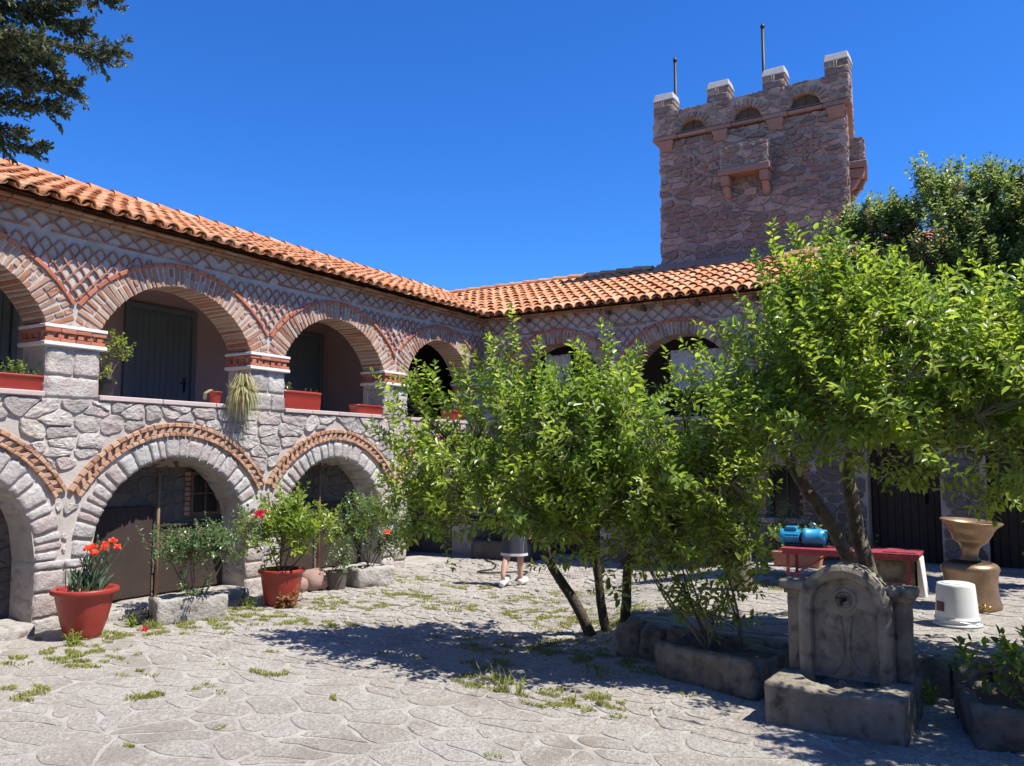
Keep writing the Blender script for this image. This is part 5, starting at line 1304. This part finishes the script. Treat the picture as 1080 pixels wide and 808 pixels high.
shrub(rb, c + Vector((-.1, 0, .24)), B, 85, 73, 'leaf', .085, .030, (.08, .18), 8, .008, upw=.4, lm2='leaf2', m2=.4, srad=.2)

# ------------------------------------------------------------------ FOUNTAIN
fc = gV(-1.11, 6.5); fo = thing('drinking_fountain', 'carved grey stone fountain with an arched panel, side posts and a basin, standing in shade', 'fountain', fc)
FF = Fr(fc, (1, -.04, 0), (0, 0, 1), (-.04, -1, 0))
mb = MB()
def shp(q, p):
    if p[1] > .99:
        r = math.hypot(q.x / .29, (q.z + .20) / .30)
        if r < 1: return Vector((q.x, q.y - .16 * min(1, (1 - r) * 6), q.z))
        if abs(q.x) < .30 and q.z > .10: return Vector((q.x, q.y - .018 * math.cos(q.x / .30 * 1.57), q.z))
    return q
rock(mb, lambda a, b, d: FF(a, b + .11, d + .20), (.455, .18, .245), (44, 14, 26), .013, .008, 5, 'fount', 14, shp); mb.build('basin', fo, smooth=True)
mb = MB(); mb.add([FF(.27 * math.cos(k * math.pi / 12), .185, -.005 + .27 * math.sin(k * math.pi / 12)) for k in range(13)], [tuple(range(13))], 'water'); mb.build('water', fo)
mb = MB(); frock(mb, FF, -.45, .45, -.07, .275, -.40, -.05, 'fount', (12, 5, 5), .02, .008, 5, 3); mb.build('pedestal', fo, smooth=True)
# panel with arched top
def archprof(w_, z0, zs, n=22): return [(-w_, z0)] + [(w_ * math.cos(math.pi - math.pi * k / n), zs + w_ * .98 * math.sin(math.pi * k / n)) for k in range(n + 1)] + [(w_, z0)]
def extr(mb, prof, d0, d1, m):
    n = len(prof); V = [FF(x, z, d0) for x, z in prof] + [FF(x, z, d1) for x, z in prof]
    mb.add(V, [tuple(range(n)), tuple(range(n, 2 * n))] + [(k, (k + 1) % n, n + (k + 1) % n, n + k) for k in range(n)], m)
mb = MB(); extr(mb, archprof(.225, .20, .76), -.22, -.062, 'fount')
def torus(mb, pts, r, m): tube(mb, pts, r, m, 8)
torus(mb, [FF(.072 * math.cos(a * .3927), .83 + .072 * math.sin(a * .3927), -.062) for a in range(17)], .016, 'fount')
torus(mb, [FF(.045 * math.cos(a * .3927), .83 + .045 * math.sin(a * .3927), -.062) for a in range(17)], .010, 'fount')
for s in (-1, 1): torus(mb, [FF(s * (.02 + .055 * (1 - math.cos(t * 1.9 - .95)) + .17 * max(0, t - .72) ** 1 * 1.2), .71 - .42 * t, -.062) for t in [k / 16 for k in range(17)]], .014, 'fount')
mb.build('back_panel', fo)
mb = MB(); n = 26; V = []; F = []
ring = []
for k in range(n + 1):
    a = math.pi - math.pi * k / n; ring.append((math.cos(a), math.sin(a), 0))
rows = [(1, 0, .20 - .76)] + ring + [(1, 0, .20 - .76)]
sec = [(.222, -.21), (.222, -.03), (.235, -.004), (.285, .012), (.318, -.002), (.325, -.02), (.325, -.21)]
rr2 = [(-1, 0, .20 - .76)] + ring + [(1, 0, .20 - .76)]
for (ca, sa, dz) in rr2:
    for (rad, d) in sec:
        w_ = noise.noise(Vector((ca * 3, sa * 3 + dz * 4, rad * 9))) * .006
        V.append(FF((rad + w_) * ca, .76 + (rad + w_) * sa * 1.0 + dz, d + w_))
m_ = len(sec)
for i in range(len(rr2) - 1):
    for k in range(m_ - 1): F.append((i * m_ + k, (i + 1) * m_ + k, (i + 1) * m_ + k + 1, i * m_ + k + 1))
mb.add(V, F, 'fount'); mb.build('arch_frame', fo)
for s in (-1, 1):
    mb = MB(); cx = s * .375
    frock(mb, FF, cx - .055, cx + .055, .26, .86, -.26, -.12, 'fount', (5, 14, 5), .012, .007, 7, 4 + s); col = mb.build('side_post', fo, smooth=True)
    mb = MB(); frock(mb, FF, cx - .075, cx + .075, .835, .875, -.28, -.09, 'fount', (6, 3, 6), .012, .005, 7, 7 + s); frock(mb, FF, cx - .105, cx + .105, .87, .945, -.30, -.05, 'fount', (8, 4, 7), .022, .008, 7, 9 + s); mb.build('post_cap', col, smooth=True)
mb = MB(); tube(mb, [FF(0, .83, -.06), FF(0, .83, -.01), FF(-.005, .825, .02), FF(-.005, .80, .028)], [.017, .014, .013, .012], 'iron', 10); tube(mb, [FF(-.05, .845, -.005), FF(.012, .845, -.005)], .007, 'iron', 8); tube(mb, [FF(0, .83, -.005), FF(0, .85, -.005)], .008, 'iron', 8)
mb.build('tap', fo, smooth=True)

# ------------------------------------------------------------------ TERRACE OBJECTS
c = gV(-2.88, 10.15, -.01); po = thing('stone_post', 'short rough round stone post with a flat cap at the left end of the terrace', 'post', c)
mb = MB(); lathe(mb, [(.128, 0), (.125, .1), (.122, .35), (.118, .6), (.116, .70)], 'trough', lambda x, y, z: c + Vector((x, y, z)) + noise.noise_vector(Vector((x, y, z)) * 22) * .010, 28); mb.build('shaft', po, smooth=True)
mb = MB(); lathe(mb, [(.12, .70), (.132, .71), (.134, .76), (.12, .785), (.06, .80)], 'fount', lambda x, y, z: c + Vector((x, y, z)) + noise.noise_vector(Vector((x, y, z)) * 12) * .008, 28); mb.build('post_cap', po, smooth=True)

tc_ = gV(-1.75, 10.75); tb = thing('work_table', 'red painted metal table with angle iron legs under the fruit tree', 'table', tc_)
zt_ = .775
mb = MB(); wbox(mb, -2.50, -1.62, 10.52, 10.80, zt_ - .03, zt_, 'redpaint', .004); wbox(mb, -2.50, -1.62, 10.81, 11.10, zt_ - .03, zt_, 'redpaint', .004); wbox(mb, -1.61, -.96, 10.50, 11.10, zt_ - .035, zt_ + .004, 'redpaint', .004)
wbox(mb, -2.48, -.98, 10.53, 10.56, zt_ - .075, zt_ - .031, 'redpaint', .003); wbox(mb, -2.48, -.98, 11.05, 11.08, zt_ - .075, zt_ - .031, 'redpaint', .003)
wbox(mb, -1.35, -1.0, 10.56, 10.82, zt_ + .006, zt_ + .016, 'redpaint', .004)
mb.build('tabletop', tb)
for x in (-2.44, -1.10):
    for y in (10.56, 11.04):
        mb = MB(); g_ = gz(x, y); wbox(mb, x, x + .04, y, y + .006, g_ - .01, zt_ - .032, 'redpaint', .001); wbox(mb, x, x + .006, y + .008, y + .04, g_ - .01, zt_ - .032, 'redpaint', .001); mb.build('leg', tb)
mb = MB(); tube(mb, [(-2.42, 10.575, gz(-2.4, 10.5) + .12), (-1.95, 10.575, zt_ - .06)], .012, 'redpaint', 6); tube(mb, [(-2.42, 10.58, gz(-2.4, 10.5) + .16), (-1.1, 10.58, gz(-1, 10.5) + .16)], .011, 'redpaint', 6); mb.build('brace', tb)
c = gV(-1.26, 10.75, -.02); bk = thing('stone_block', 'big square stone block with one whitewashed side under the right end of the red table', 'block', c)
mb = MB(); frock(mb, W0, -1.58, -1.02, c.z, .725, -11.0, -10.62, 'trough', (10, 9, 8), .02, .014, 6, 33); mb.build('body', bk, smooth=True)
mb = MB(); P = [Vector((-1.0 + (.035 if i & 1 else 0) + (.05 if not i & 4 and i & 1 else 0), 11.0 if i & 2 else 10.63, .72 if i & 4 else c.z)) for i in range(8)]; hexa(mb, P, .008, 'whitewall', .006); mb.build('white_side', bk)

# pump
pc = Vector((-2.26, 10.80, zt_ + .002)); pu = thing('water_pump', 'bright blue electric water pump lying on the left end of the red table', 'pump', pc)
ax = lambda x, y, z: Vector((pc.x + z, pc.y + x, pc.z + .115 + y))
mb = MB(); lathe(mb, [(.03, -.30), (.07, -.298), (.088, -.28), (.092, -.255), (.092, -.235), (.086, -.232)], 'pumpblue', ax, 28); lathe(mb, [(.085, -.23), (.085, -.06), (.06, -.055)], 'pumpblue', ax, 48, lambda a, z: 1 + .045 * (1 if math.cos(a * 16) > 0 else 0)); mo = mb.build('motor_body', pu, smooth=False)
mb = MB(); wbox(mb, pc.x - .225, pc.x - .085, pc.y - .055, pc.y + .055, pc.z + .195, pc.z + .245, 'pumpblue', .012); mb.build('terminal_box', mo)
mb = MB(); lathe(mb, [(.05, -.055), (.055, -.02)], 'pumpdark', ax, 20); wbox(mb, pc.x - .24, pc.x - .03, pc.y - .07, pc.y + .07, pc.z, pc.z + .032, 'pumpdark', .006); wbox(mb, pc.x + .02, pc.x + .24, pc.y - .07, pc.y + .07, pc.z, pc.z + .03, 'pumpdark', .006); mb.build('foot', pu)
mb = MB(); lathe(mb, [(.07, -.02), (.105, -.015), (.112, .01), (.112, .04), (.106, .045), (.104, .18), (.096, .235), (.07, .25)], 'pumpblue', ax, 32); mb.build('pump_head', pu, smooth=True)
mb = MB(); tube(mb, [pc + Vector((.12, 0, .20)), pc + Vector((.22, 0, .19)), pc + Vector((.32, 0, .185))], [.03, .024, .022], 'pumpblue', 12); tube(mb, [pc + Vector((.30, 0, .185)), pc + Vector((.335, 0, .185))], .026, 'steel', 12); mb.build('outlet_pipe', pu, smooth=True)
mb = MB(); tube(mb, [pc + Vector((.10, 0, .22)), pc + Vector((.09, 0, .28))], .014, 'steel', 8); tube(mb, [pc + Vector((.05, 0, .27)), pc + Vector((.10, 0, .285)), pc + Vector((.15, 0, .255))], .012, 'steel', 8); mb.build('valve', pu, smooth=True)

# bucket
c = gV(-.53, 9.10, .012); bu = thing('plastic_bucket', 'white plastic bucket turned upside down on the terrace in front of the bronze vessel', 'bucket', c)
A = at(c); mb = MB(); lathe(mb, [(.150, .385), (.163, .378), (.167, .36), (.186, .09), (.188, .07), (.196, .066), (.197, .05), (.190, .045), (.192, .02), (.215, .016), (.216, 0), (.185, 0)][::-1], 'bucket', A, 44); lathe(mb, [(.13, .386), (.126, .391), (.05, .391)], 'bucket', A, 40); mb.build('body', bu, smooth=True)
mb = MB(); V = []; F = []
for i in range(9):
    a = R(205 + 34 * i / 8)
    for z, r_ in ((.13, .1862), (.22, .1800)): V.append(A(r_ * math.cos(a), r_ * math.sin(a), z))
for i in range(8): F.append((2 * i, 2 * i + 2, 2 * i + 3, 2 * i + 1))
mb.add(V, F, 'tag'); mb.build('printed_sticker', bu)
mb = MB(); tube(mb, [A(.20 * math.cos(R(a)), .20 * math.sin(R(a)), .055 - .035 * math.sin(R((a + 100) * 1.0)) ** 2) for a in range(-150, 21, 10)], .004, 'steel', 6); mb.build('handle', bu)

# bronze vessel
c = gV(-.45, 10.2, .008); be = thing('bronze_font', 'big brown bronze vessel, a wide flared cup standing on a bell shaped foot', 'vessel', c)
A = at(c); mb = MB(); lathe(mb, [(.275, 0), (.288, .012), (.29, .05), (.272, .09), (.258, .17), (.254, .27), (.266, .36), (.284, .405), (.276, .435), (.252, .46), (.215, .474)], 'bronze', A, 56); mb.build('foot', be, smooth=True)
mb = MB(); lathe(mb, [(.216, .473), (.18, .486), (.10, .494), (.09, .50)], 'darkbronze', A, 48); mb.build('shoulder', be, smooth=True)
A2 = at(c + Vector((0, 0, .49)), 0, (R(1), R(4.5), 0)); mb = MB()
lathe(mb, [(.088, -.01), (.092, .0), (.094, .03), (.084, .045), (.080, .06), (.082, .10), (.092, .14), (.115, .175), (.155, .20), (.172, .215), (.178, .245), (.188, .25), (.196, .28), (.206, .285), (.216, .32), (.245, .365), (.300, .412), (.304, .42), (.296, .424), (.235, .375), (.205, .32), (.165, .225), (.09, .16)], 'bronze', A2, 64); mb.build('cup', be, smooth=True)
mb = MB(); kc = c + Vector((.10, -.295, .03))
for k in range(3):
    o = Vector((-.05 + .05 * k, -.01 * k, .012 * (k % 2))); tube(mb, [kc + o + Vector((.035 * math.cos(a * .5236), .018 * math.sin(a * .5236), .02 * math.sin(a * .5236 + k) + .018)) for a in range(13)], .010, 'brass', 8)
tube(mb, [kc + Vector((-.07, .01, 0)), kc + Vector((0, -.02, .03)), kc + Vector((.09, .0, .0))], .013, 'brass', 8); mb.build('brass_clasp', be, smooth=True)

# terracotta trough with plants by the back wall, plants at the corner
c = gV(-2.78, 12.75, .004); po = thing('window_planter', 'long terracotta planter with green plants on the ground behind the red table', 'planter', c)
mb = MB(); P = [c + Vector(((.36 if i & 1 else -.36) * (1 if i & 4 else .88), (.12 if i & 2 else -.12) * (1 if i & 4 else .85), .22 if i & 4 else 0)) for i in range(8)]; hexa(mb, P, .012, 'terra'); mb.build('pot', po)
shrub(po, c + Vector((0, 0, .2)), [(tuple(c + Vector((-.22, 0, .36))), (.16, .14, .13), 1), (tuple(c + Vector((.15, 0, .38))), (.2, .15, .15), 1)], 44, 83, 'leaf', .06, .02, (.1, .2), 5, .006, srad=.15)
c = gV(-8.2, 13.45, -.01); po = thing('corner_shrub', 'feathery green plant in a rough stone bed at the corner of the two wings', 'shrub', c)
mb = MB(); rock(mb, lambda a, b, d: c + Vector((a, b, d + .16)), (.62, .30, .20), (14, 8, 6), .05, .05, 5, 'infill', 17); mb.build('stone_bed', po, smooth=True)
shrub(po, c + Vector((0, 0, .3)), [(tuple(c + Vector((.25, -.05, .62))), (.34, .25, .24), 1), (tuple(c + Vector((-.2, -.05, .5))), (.3, .22, .16), .7)], 110, 84, 'leafrose', .05, .012, (.12, .26), 6, .008, srad=.2)
c = gV(-3.2, 13.45); po = thing('climbing_plant', 'dark leafy climber growing up the wall under the barred window', 'plant', c)
shrub(po, c, [((-3.25, 13.5, .7), (.34, .2, .42), 1), ((-2.75, 13.5, .6), (.4, .2, .3), 1), ((-2.2, 13.5, .5), (.35, .2, .2), 1)], 150, 85, 'leafdark', .06, .02, (.1, .25), 5, .008, srad=.1)

# white cloths hung in the back gallery, on lines between the piers
for x0, x1, z0, z1, lb_ in ((-7.92, -7.36, 3.24, 3.92, 'narrow white cloth hung in the back gallery arch nearest the corner'), (-5.30, -4.10, 3.14, 3.84, 'wide white cloth hung across the second arch of the back gallery')):
    t = thing('hanging_cloth', lb_, 'cloth', (x0, YB + .55, z0), 'white cloths in the back gallery'); mb = MB(); V = []; F = []; nx_, nz_ = 30, 12
    for j in range(nz_ + 1):
        for i in range(nx_ + 1):
            x = x0 + (x1 - x0) * i / nx_; f = 1 - j / nz_; z = z1 - (z1 - z0) * (1 - f) - .05 * math.sin(math.pi * i / nx_) * (.4 + .6 * (1 - f))
            V.append(Vector((x, YB + .55 + .022 * math.sin(x * 21 + z * 3) * (1 - f * .6) + .015 * math.sin(x * 47 + 1), z)))
    for j in range(nz_):
        for i in range(nx_): F.append((j * (nx_ + 1) + i, j * (nx_ + 1) + i + 1, (j + 1) * (nx_ + 1) + i + 1, (j + 1) * (nx_ + 1) + i))
    mb.add(V, F, 'cloth'); mb.build('sheet', t, smooth=True)
    ca = -8.31 if x0 < -6 else -5.88; cb = -6.41 if x0 < -6 else -3.98
    mb = MB(); tube(mb, [(ca - .3, YB + .555, z1 + .012), ((ca + cb) / 2, YB + .555, z1 - .052), (cb + .3, YB + .555, z1 + .012)], .004, 'hose', 5); mb.build('line', t)

# hose on the ground
mb = MB(); P = [(-8.35, 12.9), (-8.0, 12.65), (-7.75, 12.35), (-7.5, 11.9), (-7.62, 11.5), (-7.4, 11.42), (-7.05, 11.75), (-6.85, 11.95), (-6.75, 11.5), (-6.6, 11.05), (-6.35, 10.85)]
Q = []
for i in range(len(P) - 1):
    for k in range(5):
        x = P[i][0] + (P[i + 1][0] - P[i][0]) * k / 5; y = P[i][1] + (P[i + 1][1] - P[i][1]) * k / 5; Q.append(gV(x, y, .024))
for _ in range(3): Q = [Q[0]] + [(Q[i - 1] + Q[i] * 2 + Q[i + 1]) / 4 for i in range(1, len(Q) - 1)] + [Q[-1]]
tube(mb, Q, .013, 'hose', 8); tag(mb.build('garden_hose', smooth=True), 'thin dark hose snaking over the paving toward the walking person', 'hose')

# ------------------------------------------------------------------ PERSON (seen from behind, walking away)
pl = gV(-6.36, 10.64, .012); pe = thing('person', 'person walking away in a dark pinstriped knee-length dress and light trainers', 'person', pl)
VV = []; EE = []; RR = []
def jv(p, r, par=None):
    VV.append(Vector(p)); RR.append(r if isinstance(r, tuple) else (r, r)); k = len(VV) - 1
    if par is not None: EE.append((par, k))
    return k
pv = jv((0, 0, .88), (.145, .105)); sp = jv((0, .0, 1.03), (.122, .09), pv); ch = jv((0, .01, 1.20), (.145, .095), sp); nk0 = jv((0, 0, 1.335), (.07, .06), ch); nk = jv((0, .012, 1.40), .047, nk0); hd = jv((0, .02, 1.455), (.064, .072), nk); h2 = jv((0, .025, 1.52), (.074, .088), hd); h3 = jv((0, .02, 1.585), (.05, .06), h2)
jv((0, .115, 1.50), .012, h2)
for s in (-1, 1):
    jv((s * .082, .01, 1.50), .012, h2)
    sh = jv((s * .155, 0, 1.295), .052, ch); ua = jv((s * .185, -.01, 1.17), .042, sh); e = jv((s * .20, -.02 * 1, 1.035), .036, ua); fa = jv((s * .215, .04, .93), .032, e); wr = jv((s * .225, .085, .835), .023, fa); pm = jv((s * .225, .10, .785), (.020, .034), wr)
    for k, (dy, l_) in enumerate(((-.026, .062), (-.009, .074), (.009, .070), (.026, .055))):
        f1 = jv((s * .224, .105 + dy, .752), .0095, pm); f2 = jv((s * .218, .108 + dy * 1.1, .752 - l_ * .5), .0085, f1); jv((s * .205, .108 + dy * 1.15, .752 - l_ * .88), .007, f2)
    th1 = jv((s * .207, .140, .785), .0105, pm); jv((s * .196, .150, .752), .0085, th1)
    fwd = .05 if s > 0 else -.10
    hp = jv((s * .082, 0, .80), (.088, .092), pv); kn = jv((s * .078, fwd * .9 + (.03 if s < 0 else 0), .46), .054, hp); cf = jv((s * .078, fwd * .6 - (.12 if s < 0 else 0), .31), .052, kn)
    an = jv((s * .075, fwd - (.16 if s < 0 else 0), .09 if s > 0 else .16), .034, cf); he = jv((s * .075, fwd + .045 - (.16 if s < 0 else 0), .045 if s > 0 else .085), .036, an); jv((s * .08, fwd + .15 - (.13 if s < 0 else 0), .03), .026, he)
me = bpy.data.meshes.new('person_skin'); me.from_pydata([tuple(v) for v in VV], EE, []); ob = bpy.data.objects.new('body', me); COL.objects.link(ob)
sk = ob.modifiers.new('s', 'SKIN'); su = ob.modifiers.new('u', 'SUBSURF'); su.levels = su.render_levels = 2; sk.use_smooth_shade = True
for i, d in enumerate(me.skin_vertices[0].data): d.radius = RR[i]; d.use_root = (i == 0)
dg = bpy.context.evaluated_depsgraph_get(); m2 = bpy.data.meshes.new_from_object(ob.evaluated_get(dg)); bpy.data.objects.remove(ob)
prot = Matrix.Translation(pl) @ Matrix.Rotation(R(8), 4, 'Z')
m2.transform(Matrix.Rotation(R(8), 4, 'Z')); m2.materials.clear(); m2.materials.append(MT['skin'])
body = bpy.data.objects.new('body', m2); COL.objects.link(body); body.parent = pe
A = lambda x, y, z: prot @ Vector((x, y, z))
mb = MB(); lathe(mb, [(.0, 1.645), (.055, 1.63), (.088, 1.58), (.10, 1.53), (.098, 1.47), (.085, 1.43), (.06, 1.41)], 'hair', lambda x, y, z: A(x * .92, y * 1.06 + .0 - (.0 if z > 1.5 else .02), z), 22); tube(mb, [A(0, -.09, 1.52), A(0, -.13, 1.50), A(0, -.135, 1.42), A(0, -.11, 1.34)], [.03, .034, .03, .012], 'hair', 10); mb.build('hair', pe, smooth=True)
mb = MB(); rows = [(.075, .065, 1.375, 0), (.115, .09, 1.345, 0), (.165, .112, 1.30, 0), (.172, .118, 1.20, 0), (.158, .112, 1.08, 0), (.165, .125, .95, -.005), (.185, .142, .84, -.008), (.190, .148, .70, -.01), (.195, .155, .56, -.015), (.198, .160, .47, -.015)]
n = 36; V = []; F = []
for (a, b, z, oy) in rows:
    for k in range(n):
        t = 2 * math.pi * k / n; fo_ = 1 + (.03 * math.sin(t * 7) * max(0, (.9 - z)) / .4); V.append(A(a * math.cos(t) * fo_, oy + b * math.sin(t) * fo_ + .005, z))
for i in range(len(rows) - 1):
    for k in range(n): F.append((i * n + k, i * n + (k + 1) % n, (i + 1) * n + (k + 1) % n, (i + 1) * n + k))
mb.add(V, F, 'dress')
for s in (-1, 1): tube(mb, [A(s * .12, 0, 1.315), A(s * .165, -.003, 1.275), A(s * .19, -.008, 1.19), A(s * .203, -.012, 1.115)], [.06, .066, .064, .066], 'dress', 14, False)
dr = mb.build('dress', pe, smooth=True)
mb = MB(); V = []
for (z, g_) in ((.472, .004), (.435, .006)):
    for k in range(n):
        t = 2 * math.pi * k / n; fo_ = 1 + .03 * math.sin(t * 7) * (.43 / .4); V.append(A((.198 + g_) * math.cos(t) * fo_, -.015 + (.160 + g_) * math.sin(t) * fo_ + .005, z))
mb.add(V, [(k, (k + 1) % n, n + (k + 1) % n, n + k) for k in range(n)], 'hem'); mb.build('hem', dr, smooth=True)
for s, y0, z0, tl in ((1, .05, .0, 0), (-1, -.26, .03, -.28)):
    mb = MB(); rock(mb, lambda a, b, d: A(s * .078 + a, y0 + .085 + b, z0 + .048 + d - b * tl), (.048, .135, .046), (6, 10, 6), .038, .004, 8, 'shoe', 3); mb.build('shoe', pe, smooth=True)
ph = MB(); rock(ph, lambda a, b, d: A(.198 + a, .115 + b, .735 + d), (.006, .038, .075), (2, 4, 6), .006, 0, 1, 'pinkbag', 1)
tag(ph.build('hand_pouch', smooth=True), 'small pink pouch held in the right hand of the walking person', 'pouch')
# ------------------------------------------------------------------ unseen walls added behind and right of the viewer to block low sky light
for nm, fr_, u0, u1, lb_, sd in (('sky_blocker_wall', Fr((0, -4.0, 0), (-1, 0, 0), (0, 0, 1), (0, 1, 0)), -6.6, 9.0, 'unseen tall stone wall opposite the tower, added to cut down sky light', 91),
                             ('sky_blocker_wall', Fr((6.6, 0, 0), (0, 1, 0), (0, 0, 1), (-1, 0, 0)), -3.98, 13.9, 'unseen tall stone wall opposite the sunlit arcades, added to cut down sky light', 92)):
    mb = MB(); box(mb, fr_, u0, u1, -.1, 5.2, -.4, 0, 'mortar', 0); rubble(mb, fr_, u0, u1, 0, 5.2, .46, .28, .016, 'backstone', depth=.03, seed=sd, rough=.012, sub=.1)
    box(mb, fr_, u0, u1, 5.2, 5.3, -.45, .06, 'tile', .02); tag(mb.build(nm), lb_, 'wall')
